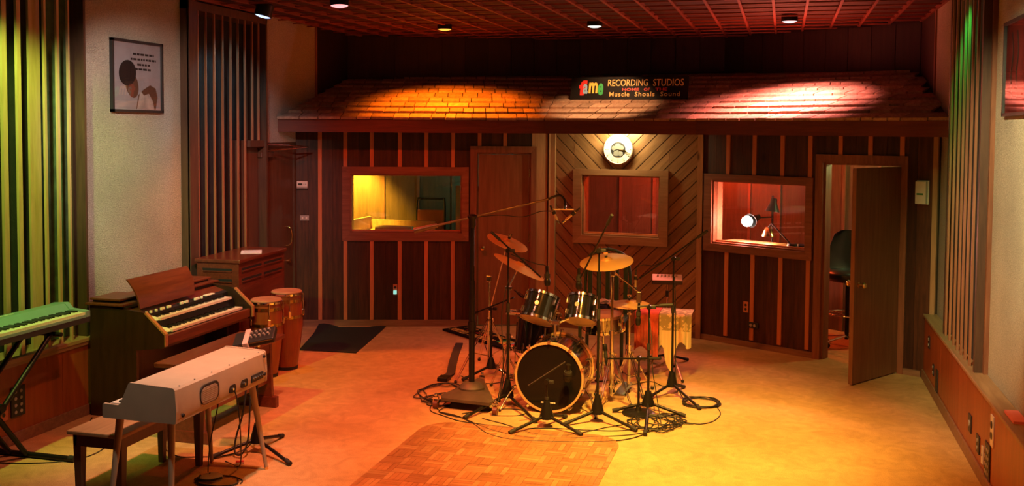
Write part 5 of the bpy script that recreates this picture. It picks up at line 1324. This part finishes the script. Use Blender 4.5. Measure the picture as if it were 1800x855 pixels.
# ride stand
rs = braced_stand('chrome stand left of the bass drum carrying the dark ride cymbal',(-2.315,8.45),0.94,((-2.31,8.14),(-2.52,8.62),(-2.06,8.62)))
MB().cyl((-2.315,8.45,0.94),(-2.25,8.51,1.095),0.007,n=10).build('tilter',M_chrome,rs,40)
MB().bbox((-2.345,8.43,0.92),(-2.285,8.47,0.955),0.006).build('tilter_clamp',M_chrome,rs)
MB().bbox((-2.34,8.43,0.70),(-2.24,8.48,0.75),0.01).build('multi_clamp',M_chrome,rs); MB().cyl((-2.30,8.45,0.72),(-2.10,8.30,0.75),0.009,n=8).build('tom_arm',M_chrome,rs,40)
# far left boom stand
s9 = braced_stand('thin chrome boom stand behind the left of the kit',(-2.72,9.22),0.89,((-2.86,8.62),(-2.42,9.12),(-2.92,9.55)),zc=0.50)
MB().cyl((-2.80,9.34,0.36),(-2.412,8.75,1.295),0.0055,n=8).build('boom_arm',M_chrome,s9,40)
MB().bbox((-2.745,9.195,0.86),(-2.695,9.245,0.92),0.006).build('boom_clamp',M_chrome,s9)

# throne with a patterned towel, green chair behind
th = empty('drum_throne',(-1.66,9.32,0),label='round black drum throne behind the snare',cat='stool')
MB().lathe([(0.0001,0.60),(0.155,0.60),(0.172,0.62),(0.172,0.67),(0.15,0.695),(0.0001,0.70)],Matrix.Translation((-1.66,9.32,0)),28).build('cushion',M_vinyl,th,40)
MB().cyl((-1.66,9.32,0.1),(-1.66,9.32,0.60),0.016,n=12).build('post',M_chrome,th,40)
for k in range(3):
    t = 2*PI*k/3+0.6; x,y = -1.66+0.25*math.cos(t),9.32+0.25*math.sin(t)
    lg = MB().cyl((-1.66,9.32,0.34),(x,y,0.015),0.009,n=8).build('leg',M_chrome,th,40); MB().sphere((x,y,0.015),0.015,8).build('foot',M_rubber,lg,60)
def pattern(name, c1, c2, scale, band=None):
    m, t, n, l, b = nt(name)
    tc = n.new('ShaderNodeTexCoord'); v_ = n.new('ShaderNodeTexVoronoi'); v_.inputs['Scale'].default_value = scale; v_.distance = 'MANHATTAN'
    l.new(tc.outputs['Object'], v_.inputs['Vector'])
    cr = n.new('ShaderNodeValToRGB'); cr.color_ramp.interpolation = 'CONSTANT'; cr.color_ramp.elements[0].color = rgb(c1); cr.color_ramp.elements[1].color = rgb(c2); cr.color_ramp.elements[1].position = 0.62
    l.new(v_.outputs['Distance'], cr.inputs[0]); b.inputs['Roughness'].default_value = 0.9
    if band is not None:      # printed band along the top, plain cloth below it
        sx_ = n.new('ShaderNodeSeparateXYZ'); l.new(tc.outputs['Object'], sx_.inputs[0])
        gt = n.new('ShaderNodeMath'); gt.operation = 'GREATER_THAN'; gt.inputs[1].default_value = band; l.new(sx_.outputs['Z'], gt.inputs[0])
        mx = n.new('ShaderNodeMix'); mx.data_type = 'RGBA'; l.new(gt.outputs[0], mx.inputs['Factor']); mx.inputs['A'].default_value = rgb((0.80,0.66,0.36)); l.new(cr.outputs[0], mx.inputs['B'])
        l.new(mx.outputs['Result'], b.inputs['Base Color'])
    else: l.new(cr.outputs[0], b.inputs['Base Color'])
    MATS[name] = m; return m
tw = empty('hand_towel',(-1.60,9.3,0.70),label='patterned towel crumpled on the drum throne',cat='towel')
vs=[];fs=[];NN=9
for j in range(NN):
    for i in range(NN):
        u,v_ = i/(NN-1),j/(NN-1); vs.append((-1.73+0.25*u,9.21+0.20*v_,0.703+0.035*abs(math.sin(u*6+v_*4))*math.sin(PI*min(max(u,.02),.98))*math.sin(PI*min(max(v_,.02),.98))))
for j in range(NN-1):
    for i in range(NN-1): fs.append((j*NN+i,j*NN+i+1,(j+1)*NN+i+1,(j+1)*NN+i))
tw_o = MB().add(vs,fs).build('fabric',pattern('camo_towel',(0.10,0.12,0.06),(0.50,0.45,0.28),16),tw,60)
md = tw_o.modifiers.new('thickness','SOLIDIFY'); md.thickness = 0.004; md.offset = 1
gc = empty('green_chair',(-1.72,9.95,0),label='dark green slat back chair behind the drum kit',cat='chair')
M_green = plain('green_paint',(0.02,0.075,0.045),0.4)
for k in range(5):
    x = -1.905+0.0925*k; h = 1.04+0.045*(1-((k-2)/2.0)**2)
    MB().box((x-0.022,10.13,0.46),(x+0.022,10.15,h)).build('back_slat',M_green,gc)
MB().tube([(-1.955,10.14,0.46),(-1.95,10.14,0.85),(-1.91,10.14,1.03),(-1.82,10.14,1.09),(-1.72,10.14,1.11),(-1.62,10.14,1.09),(-1.53,10.14,1.03),(-1.49,10.14,0.85),(-1.485,10.14,0.46)],0.016,8,4).build('back_frame',M_green,gc,60)
MB().bbox((-1.96,9.72,0.42),(-1.48,10.16,0.46),0.01).build('seat',M_green,gc)
for x in (-1.93,-1.51):
    for y in (9.75,10.13): MB().cyl((x,y,0),(x,y,0.42),0.018,n=8).build('leg',M_green,gc,40)

# percussion table with draped cloths and a second small mixer
pt_ = empty('percussion_table',(-1.05,9.6,0),label='small tray table on a stand under the draped cloths',cat='table')
MB().bbox((-1.27,9.42,0.565),(-0.82,9.78,0.585),0.004).build('tray',M_tan,pt_)
MB().box((-1.25,9.44,0.585),(-0.84,9.46,0.60)).build('tray_rail',M_tan,pt_)
MB().box((-1.25,9.74,0.585),(-0.84,9.76,0.60)).build('tray_rail',M_tan,pt_)
MB().cyl((-1.05,9.60,0.10),(-1.05,9.60,0.565),0.014,n=10).build('post',M_steel,pt_,40)
for (x,y) in ((-0.86,9.25),(-1.22,9.45),(-1.0,9.85)):
    lg = MB().cyl((-1.05,9.60,0.36),(x,y,0.016),0.008,n=8).build('leg',M_steel,pt_,40); MB().sphere((x,y,0.016),0.016,8).build('foot',M_rubber,lg,60)
def drape(root, x0, x1, hem, mat, yf, amp, seed, ztop=0.606, yb=9.70):
    """cloth over the tray: top run then a hanging front with folds; hem(u) gives the bottom height"""
    vs=[];fs=[]; NI=40; rows=[]
    for i in range(NI):
        u = i/(NI-1); x = x0+(x1-x0)*u; hz = hem(u); fold = amp*math.sin(u*17+seed)+amp*0.6*math.sin(u*31+2*seed)
        col=[(x,yb,ztop),(x,(yb+yf)/2,ztop+0.003),(x,yf+0.015,ztop),(x,yf,ztop-0.012)]
        for k in range(1,9):
            t=k/8; col.append((x+fold*0.3*t, yf-0.012-abs(fold)*t*1.2-0.02*t+fold*0.4*t, ztop-0.012+(hz-ztop)*t))
        rows.append(col)
    K=len(rows[0])
    for c_ in rows: vs+=c_
    for i in range(NI-1):
        for k in range(K-1): fs.append((i*K+k,(i+1)*K+k,(i+1)*K+k+1,i*K+k+1))
    o_=MB().add(vs,fs).build('fabric',mat,root,70); md=o_.modifiers.new('thickness','SOLIDIFY'); md.thickness=0.004; md.offset=1
    return o_
cc = empty('draped_cloth',(-0.98,9.5,0.606),label='cream and olive patterned cloth hanging off the right of the table',cat='cloth')
drape(cc,-1.10,-0.80,lambda u: 0.30+0.035*math.sin(u*11+0.5)-0.19*math.exp(-((u-0.36)/0.16)**2)+0.05*u,pattern('cream_pattern_cloth',(0.74,0.58,0.28),(0.38,0.32,0.14),20,-0.15),9.40,0.022,1.0)
rc = empty('draped_cloth',(-1.2,9.5,0.606),label='red cloth hanging off the left of the table',cat='cloth')
drape(rc,-1.33,-1.105,lambda u: 0.26+0.05*math.sin(u*5),plain('red_cloth',(0.62,0.10,0.05),0.9,var=0.4),9.39,0.025,2.3,0.606)
ms2 = empty('mixer_stand',(-1.09,9.95,0),label='chrome pole stand behind the draped table',cat='stand')
bar('column',(-1.09,9.95,0.1),(-1.09,9.95,0.83),0.009,M_chrome,ms2); tripod(ms2,(-1.09,9.95),((-0.90,10.15),(-1.29,10.12),(-1.08,10.2)),cone=(0.03,0.015,0.08))
MB().cyl((-1.09,9.95,0.68),(-1.09,9.95,0.74),0.016,n=10).build('clutch',M_rubber,ms2,40)
pm2 = empty('personal_mixer',(-1.09,9.93,0.83),label='small pale topped mixer on a pole behind the draped table',cat='mixer')
PM2 = Matrix.Translation((-1.09,9.93,0.862)) @ Matrix.Rotation(math.radians(8),4,'Z') @ Matrix.Rotation(math.radians(16),4,'X')
MB().bbox((-0.15,-0.08,-0.03),(0.15,0.08,0.012),0.01,PM2).build('case',M_blackp,pm2)
MB().box((-0.145,-0.075,0.012),(0.145,0.075,0.016),PM2).build('top_panel',plain('pale_panel',(0.72,0.55,0.42),0.4),pm2)
for k in range(6): MB().cyl(PM2 @ Vector((-0.09+k*0.036,0.02,0.016)),PM2 @ Vector((-0.09+k*0.036,0.02,0.036)),0.010,0.008,12).build('knob',M_grey,pm2,40)

# ------------------------------------------------------------------ microphone stands
def micstand(label, hub, h, feet, boom=None, base=None, group='microphone stands around the drums', hubcone=(0.04,0.018,0.12), r=0.0105):
    o = empty('microphone_stand',(hub[0],hub[1],0),label=label,cat='mic stand',group=group)
    if base is None: tripod(o,hub,feet,cone=hubcone)
    else:
        MB().lathe([(0.0001,0),(base,0),(base,0.012),(base*0.85,0.022),(0.03,0.03),(0.02,0.06),(0.0001,0.06)],Matrix.Translation((hub[0],hub[1],0)),28).build('round_base',M_black,o,40)
    z0_ = 0.05 if base else 0.10
    MB().cyl((hub[0],hub[1],z0_),(hub[0],hub[1],h*0.62),r,n=12).build('lower_tube',M_black,o,40)
    MB().cyl((hub[0],hub[1],h*0.6),(hub[0],hub[1],h),r*0.72,n=12).build('upper_tube',M_black,o,40)
    MB().cyl((hub[0],hub[1],h*0.60),(hub[0],hub[1],h*0.66),r*1.5,n=12).build('clutch',M_rubber,o,40)
    if boom:
        p0,p1 = Vector(boom[0]),Vector(boom[1])
        MB().cyl(p0,p1,0.0075,n=10).build('boom',M_black,o,40)
        d_ = (p1-p0).normalized()
        if len(boom) < 3: MB().cyl(p0-d_*0.01,p0+d_*0.10,0.013,n=10).build('counterweight',M_rubber,o,40)
        MB().cyl((hub[0],hub[1]-0.03,h),(hub[0],hub[1]+0.03,h),0.02,n=12).build('swivel',M_black,o,40)
        MB().bbox((hub[0]+0.015,hub[1]-0.012,h-0.015),(hub[0]+0.055,hub[1]+0.012,h+0.012),0.006).build('swivel_knob',M_rubber,o)
    return o
def dynamic_mic(label, p, d, L=0.15, r=0.022, mat=None, group='microphones on the drum kit'):
    """p = grille end, d = direction from grille to tail"""
    d = Vector(d).normalized(); m = axis_matrix(p, d); mat = mat or M_blackp
    o = empty('microphone',mat=m.copy(),label=label,cat='microphone',group=group)
    MB().lathe([(0.0001,0),(r*0.8,0.002),(r,0.02),(r,0.05),(r*0.8,0.062)],None,16).build('grille',M_black,o,50,world=False)
    MB().lathe([(r*0.8,0.058),(r*0.78,0.07),(r*0.6,L),(0.0001,L)],None,16).build('body',mat,o,50,world=False)
    MB().lathe([(r*0.5,L),(r*0.5,L+0.05),(0.0001,L+0.05)],None,12).build('connector',M_black,o,40,world=False)
    MB().lathe([(r*0.75,L*0.6),(r*0.95,L*0.6),(r*0.9,L*0.85),(r*0.7,L*0.85)],None,14,True).build('clip',M_rubber,o,40,world=False)
    return o
def pencil_mic(label, p, d, L=0.15, r=0.011, group='pencil microphones'):
    d = Vector(d).normalized(); m = axis_matrix(p, d)
    o = empty('microphone',mat=m.copy(),label=label,cat='microphone',group=group)
    gm = plain('champagne_metal',(0.78,0.60,0.36),0.3,0.7)
    MB().lathe([(0.0001,0),(r,0.001),(r,0.035),(r*0.93,0.037)],None,14).build('capsule',M_steel,o,40,world=False)
    MB().lathe([(r*0.95,0.036),(r,0.038),(r,L),(0.0001,L)],None,14).build('body',gm,o,40,world=False)
    MB().lathe([(r*1.05,L*0.72),(r*1.5,L*0.72),(r*1.5,L*0.95),(r*1.05,L*0.95)],None,12,True).build('clip',M_rubber,o,40,world=False)
    MB().lathe([(r*0.8,L),(r*0.8,L+0.05),(0.0001,L+0.05)],None,12).build('connector',M_blackp,o,40,world=False)
    return o
# M1: studio boom with wheeled triangular base
b1 = empty('studio_boom_stand',(-2.527,8.118,0),label='tall heavy boom stand on a wheeled triangular base left of the drums',cat='mic stand')
tri = [(-2.76,7.80),(-2.23,7.75),(-2.60,8.60)]
def tri_in(k,f): c_ = (sum(p_[0] for p_ in tri)/3,sum(p_[1] for p_ in tri)/3); return (c_[0]+(tri[k][0]-c_[0])*f, c_[1]+(tri[k][1]-c_[1])*f)
P = []
for k in range(3):
    a0 = Vector(tri[k]); pr = Vector(tri[k-1]); nx = Vector(tri[(k+1)%3])
    P += [tuple(a0.lerp(pr,0.10)),tuple(a0.lerp(nx,0.10))]
n = len(P); cxy = (sum(p_[0] for p_ in P)/n,sum(p_[1] for p_ in P)/n)
ins = [(cxy[0]+(x-cxy[0])*0.55,cxy[1]+(y-cxy[1])*0.55) for x,y in P]
vs = [(x,y,0.07) for x,y in P]+[(x,y,0.095) for x,y in P]+[(x,y,0.125) for x,y in ins]
fs = [tuple(range(n-1,-1,-1))]+[(i,(i+1)%n,n+(i+1)%n,n+i) for i in range(n)]+[(n+i,n+(i+1)%n,2*n+(i+1)%n,2*n+i) for i in range(n)]+[tuple(range(2*n,3*n))]
M_iron = plain('brown_cast_iron',(0.10,0.075,0.06),0.5,0.3,var=0.2)
MB().add(vs,fs).build('base_plate',M_iron,b1,30)
MB().lathe([(0.11,0.12),(0.11,0.14),(0.08,0.17),(0.035,0.185),(0.02,0.185)],Matrix.Translation((-2.527,8.05,0)),24).build('base_hub',M_iron,b1,40)
for (x,y) in tri:
    wh = MB().cyl((x-0.018,y,0.035),(x+0.018,y,0.035),0.035,n=16).build('caster_wheel',plain('red_caster',(0.12,0.03,0.02),0.4),b1,40)
    MB().box((x-0.024,y-0.01,0.035),(x-0.018,y+0.01,0.09)).box((x+0.018,y-0.01,0.035),(x+0.024,y+0.01,0.09)).box((x-0.024,y-0.012,0.085),(x+0.024,y+0.012,0.10)).build('caster_fork',M_chrome,wh)
    MB().sphere((x,y,0.115),0.016,10).build('caster_cap',M_chrome,wh,60)
MB().cyl((-2.527,8.05,0.18),(-2.527,8.05,1.05),0.026,n=16).build('lower_column',M_black,b1,40)
MB().cyl((-2.527,8.05,1.05),(-2.527,8.05,1.57),0.020,n=16).build('upper_column',M_black,b1,40)
MB().cyl((-2.527,8.05,0.62),(-2.527,8.05,0.70),0.036,n=16).build('column_collar',M_black,b1,40)
MB().lathe([(0.02,1.50),(0.03,1.52),(0.03,1.57),(0.045,1.60),(0.02,1.615)],Matrix.Translation((-2.527,8.05,0)),16).build('boom_head',M_black,b1,40)
bp0 = Vector((-2.985,7.87,1.475)); bp1 = Vector((-1.93,8.30,1.74)); bdv = (bp1-bp0).normalized()
M_boomt = plain('copper_toned_tube',(0.16,0.10,0.08),0.35,0.6)
MB().cyl(bp0+bdv*0.15,bp1,0.010,n=12).build('boom_tube',M_boomt,b1,40)
MB().cyl(bp0,bp0+bdv*0.20,0.026,0.02,14).build('counterweight',M_boomt,b1,40)
MB().tube([bp1,bp1+bdv*0.07+Vector((0,0,0.012)),bp1+bdv*0.12+Vector((0,0,0.0)),bp1+bdv*0.15+Vector((0,0,-0.05)),bp1+bdv*0.15+Vector((0,0,-0.09))],0.010,8,4).build('goose_end',M_black,b1,60)
sb = bp1+bdv*0.15+Vector((0,0,-0.09))
MB().cyl(sb,sb-Vector((0,0,0.03)),0.012,n=10).build('drop_stud',M_chrome,b1,40)
MB().cyl(sb+Vector((-0.11,-0.02,-0.03)),sb+Vector((0.075,0.015,-0.03)),0.007,n=8).build('stereo_bar',M_chrome,b1,40)
MB().tube([bp0+bdv*0.55+Vector((0,0,-0.01)),bp0+bdv*0.75+Vector((0,0,-0.04)),bp0+bdv*0.95+Vector((0,0,-0.10)),bp0+bdv*1.1+Vector((0,0,-0.09)),sb+Vector((-0.12,0,-0.05))],0.004,6,5).build('signal_cable',M_cable,b1,60)
e1 = sb+Vector((-0.10,-0.02,-0.045)); t1 = sb+Vector((-0.045,-0.015,-0.155)); pencil_mic('left pencil microphone of the overhead pair',t1,e1-t1,0.125,group='overhead pencil microphones')
e2 = sb+Vector((0.09,0.015,-0.05)); t2 = sb+Vector((-0.02,0.0,-0.145)); pencil_mic('right pencil microphone of the overhead pair',t2,e2-t2,0.145,group='overhead pencil microphones')
# M2
micstand('black tripod mic stand left of the bass drum with boom over the left tom',(-2.218,8.08),1.317,((-2.43,7.56),(-1.86,7.62),(-2.36,8.42)),((-2.325,7.95,1.475),(-2.0,8.35,1.06)),hubcone=(0.055,0.02,0.15))
dynamic_mic('black dynamic microphone aimed down at the left rack tom',(-1.945,8.37,0.985),(-0.05,0.02,1),0.12,0.028)
MB().tube([(-1.955,8.37,1.10),(-1.96,8.36,1.16),(-2.02,8.30,1.18),(-2.10,8.22,1.22),(-2.2,8.1,1.28)],0.004,6,5).build('microphone_cable',M_cable,None,60,label='black cable looping from the left tom microphone to its boom',cat='cable')
# M3
micstand('short tripod mic stand directly in front of the bass drum',(-1.754,7.555),0.36,((-1.975,7.28),(-1.445,7.39),(-1.66,7.83)),((-1.905,7.56,0.315),(-1.64,7.70,0.49),0),hubcone=(0.06,0.022,0.14))
dynamic_mic('round black kick microphone hanging before the bass drum head',(-1.655,7.86,0.30),(0.1,-0.25,0.9),0.10,0.036)
# M4
micstand('black tripod mic stand right of the bass drum with boom rising to the right',(-1.396,7.806),1.38,((-1.62,7.62),(-1.06,7.62),(-1.47,8.10)),((-1.282,7.70,1.665),(-1.60,8.09,1.11)),hubcone=(0.055,0.02,0.15))
dynamic_mic('black dynamic microphone aimed down at the right rack tom',(-1.63,8.17,1.0),(0.02,-0.12,1),0.13,0.026)
# M5 round base
micstand('short stand on a round base right of the bass drum with level boom',(-1.112,8.124),0.462,(),((-0.93,8.0,0.50),(-1.40,8.30,0.40)),base=0.135)
dynamic_mic('black dynamic microphone aimed up under the snare drum',(-1.45,8.42,0.50),(0.15,-0.2,-1),0.14,0.02)
# M6
micstand('black tripod mic stand at the right front with low clamp head',(-1.036,8.146),0.886,((-1.315,8.10),(-0.735,8.12),(-0.978,7.53)),((-0.86,8.20,0.905),(-1.13,8.15,0.885)),hubcone=(0.055,0.025,0.12))
dynamic_mic('black dynamic microphone hanging by the hi-hat stand',(-1.135,8.20,0.72),(0.05,-0.1,1),0.14,0.022)
# M7
micstand('black tripod mic stand beside the draped cloth with long boom to the hi-hat',(-0.914,8.83),1.206,((-1.085,8.60),(-0.635,8.37),(-0.83,9.05)),((-0.626,8.70,1.468),(-1.235,9.0,0.99)),hubcone=(0.05,0.025,0.13))
pencil_mic('pencil microphone above the hi-hat on the long right boom',(-1.265,8.94,0.885),(0.0,0.1,1),0.14,group='overhead pencil microphones')
MB().tube([(-1.262,8.955,1.03),(-1.26,8.96,1.09),(-1.20,8.97,1.12),(-1.10,8.94,1.12),(-1.04,8.91,1.16)],0.004,6,5).build('microphone_cable',M_cable,None,60,label='black cable looping over the long right boom',cat='cable')
# M9 behind on the left
micstand('low black tripod stand behind the floor tom',(-2.64,9.02),0.64,((-2.82,8.72),(-2.40,8.95),(-2.66,9.32)),((-2.86,9.05,0.56),(-2.38,8.88,0.78)),hubcone=(0.05,0.02,0.10))
dynamic_mic('small dynamic microphone over the floor tom',(-2.27,8.80,0.80),(-0.6,0.5,0.25),0.10,0.016)

# ------------------------------------------------------------------ cables and floor clutter
def cable(label, pts, r=0.0042, group='black cables on the carpet', sub=6, mat=None):
    P = [(x,y,z if len(q) else r) for (x,y,*q) in pts for z in [q[0] if q else r+0.001]]
    return MB().tube(P,r,6,sub).build('cable',mat or M_cable,None,60,label=label,cat='cable',group=group)
def coil(cx,cy,rx,ry,turns,jit,seed,n=10,z=0.006):
    rnd = random.Random(seed); P=[]
    for k in range(turns*n):
        t = 2*PI*k/n; f = 1+rnd.uniform(-jit,jit)
        P.append((cx+rx*f*math.cos(t)+rnd.uniform(-jit,jit)*rx*0.4, cy+ry*f*math.sin(t)+rnd.uniform(-jit,jit)*ry*0.4, z+0.004*(k//n)*0.6+rnd.uniform(0,0.003)))
    return P
cable('tangle of black cable on the carpet left of the wheeled stand',coil(-2.88,8.25,0.17,0.30,5,0.25,3)+[(-2.80,7.9),(-2.72,7.75)])
cable('second loop of the cable tangle left of the wheeled stand',coil(-2.80,8.05,0.14,0.2,3,0.3,9)+[(-2.7,7.7),(-2.5,7.6)])
cable('black cable sweeping in front of the wheeled stand to the right',[(-2.85,8.0),(-2.78,7.72),(-2.62,7.60),(-2.45,7.50),(-2.2,7.46),(-1.95,7.45),(-1.7,7.52),(-1.45,7.55),(-1.2,7.60),(-1.0,7.75)])
cable('black cable bowing along the top edge of the parquet',[(-2.70,7.70),(-2.50,7.62),(-2.32,7.45),(-2.15,7.25),(-1.95,7.16),(-1.7,7.18),(-1.4,7.25),(-1.15,7.36),(-1.0,7.55),(-0.95,7.85)],0.0048)
cable('black cable running beside the bowed one over the parquet edge',[(-2.66,7.68),(-2.45,7.58),(-2.25,7.42),(-2.05,7.30),(-1.8,7.24),(-1.55,7.30),(-1.3,7.42),(-1.1,7.52),(-0.92,7.70),(-0.85,7.95)])
cable('black cable under the legs of the short stand',[(-2.3,7.62),(-2.05,7.50),(-1.85,7.36),(-1.6,7.35),(-1.45,7.48),(-1.3,7.66),(-1.15,7.80)])
cable('loose loop of cable behind the short stand',[(-2.25,7.72),(-2.05,7.78),(-2.0,7.9),(-2.15,7.95),(-2.35,7.85),(-2.5,7.7)])
cable('tangle of black cable by the round base stand',coil(-0.95,7.88,0.17,0.2,5,0.3,5)+[(-0.8,7.9),(-0.65,7.95)])
cable('second loop of cable by the round base stand',coil(-0.86,7.98,0.14,0.17,3,0.35,12))
cable('coiled black cable on the carpet at the far right of the drum kit',coil(-0.64,8.58,0.15,0.16,6,0.10,8,14)+[(-0.50,8.50),(-0.46,8.30),(-0.50,8.08),(-0.60,7.96),(-0.75,7.98),(-0.88,8.0)])
cable('black cable hanging down the right front tripod stand',[(-1.03,8.12,0.80),(-1.00,8.06,0.60),(-0.99,8.04,0.40),(-0.95,8.00,0.2),(-0.92,7.96,0.06),(-0.9,7.9)])
cable('black cable hanging down the stand beside the draped cloth',[(-0.90,8.80,1.05),(-0.885,8.77,0.75),(-0.88,8.77,0.45),(-0.87,8.75,0.15),(-0.80,8.70),(-0.7,8.62)])
cable('black cable hanging from the tall left tripod stand',[(-2.20,8.05,1.1),(-2.25,8.0,0.8),(-2.23,7.98,0.4),(-2.25,7.95,0.1),(-2.3,7.85)])
cable('thin cable trailing behind the floor tom stands',[(-2.9,8.9),(-2.75,8.75),(-2.55,8.70),(-2.35,8.9),(-2.2,8.75),(-2.0,8.95)])
cable('cable trailing past the throne legs',[(-1.9,9.1),(-1.7,9.0),(-1.5,9.15),(-1.3,9.05),(-1.15,9.2),(-1.0,9.05),(-0.85,9.1)])
cable('bundle of black cables piled on the floor beside the organ foot',coil(-5.02,6.55,0.13,0.17,4,0.3,21)+[(-4.85,6.35),(-4.72,6.15),(-4.70,5.95),(-4.80,5.80),(-5.0,5.70),(-5.2,5.65)])
cable('thin black cable curling from the organ along the left baseboard',[(-5.30,6.75),(-5.2,6.62),(-5.05,6.70),(-4.98,6.55),(-5.12,6.45),(-5.05,6.3),(-4.9,6.28)])
cable('black cable hanging out of the electric piano jack',[(-3.312,5.56,0.68),(-3.30,5.58,0.60),(-3.31,5.62,0.45),(-3.38,5.75,0.28),(-3.48,5.92,0.10),(-3.58,6.05),(-3.72,6.12)])
cable('black cable dropping from the bench to the round pedal',[(-3.66,6.0,0.62),(-3.68,5.95,0.4),(-3.70,5.9,0.2),(-3.68,5.84,0.03),(-3.64,5.80,0.036)])
cable('thin cable crossing the carpet below the electric piano',[(-4.3,6.25),(-4.1,6.12),(-3.95,6.15),(-3.8,6.22),(-3.7,6.35,0.02),(-3.64,6.40,0.10)])
cable('looped thick cable hanging on the mixer stand',[(-3.64,6.34,0.72),(-3.66,6.31,0.5),(-3.68,6.29,0.3),(-3.72,6.26,0.12),(-3.70,6.22,0.03),(-3.64,6.22,0.04),(-3.63,6.28,0.15),(-3.64,6.33,0.5)],0.007)
cable('coiled cable around the round pedal under the electric piano',coil(-3.55,5.75,0.16,0.10,2,0.1,33,12))
# flat black strap leading from the lying sign to the cable tangle
st_ = empty('floor_strap',(-3.1,9.5,0),label='flat black strap lying on the carpet between the lying sign and the cable tangle',cat='strap')
a0 = Vector((-3.36,10.28)); pts = [Vector((-3.36,10.25)),Vector((-3.24,9.75)),Vector((-3.12,9.30)),Vector((-3.02,8.95)),Vector((-3.0,8.72))]
vs=[];fs=[]
for k,p_ in enumerate(pts):
    d_ = (pts[min(k+1,4)]-pts[max(k-1,0)]).normalized(); s_ = Vector((-d_.y,d_.x))*0.04; z = 0.012+0.02*(k==4)
    for sg in (-1,1): vs.append((p_.x+s_.x*sg,p_.y+s_.y*sg,z)); 
for k in range(4): fs.append((2*k,2*k+1,2*k+3,2*k+2))
o_ = MB().add(vs,fs).build('webbing',plain('black_webbing',(0.03,0.025,0.02),0.8),st_,50); md = o_.modifiers.new('thickness','SOLIDIFY'); md.thickness = 0.012
MB().bbox((-3.05,8.64,0.0),(-2.95,8.76,0.04),0.008).build('buckle',M_black,st_)
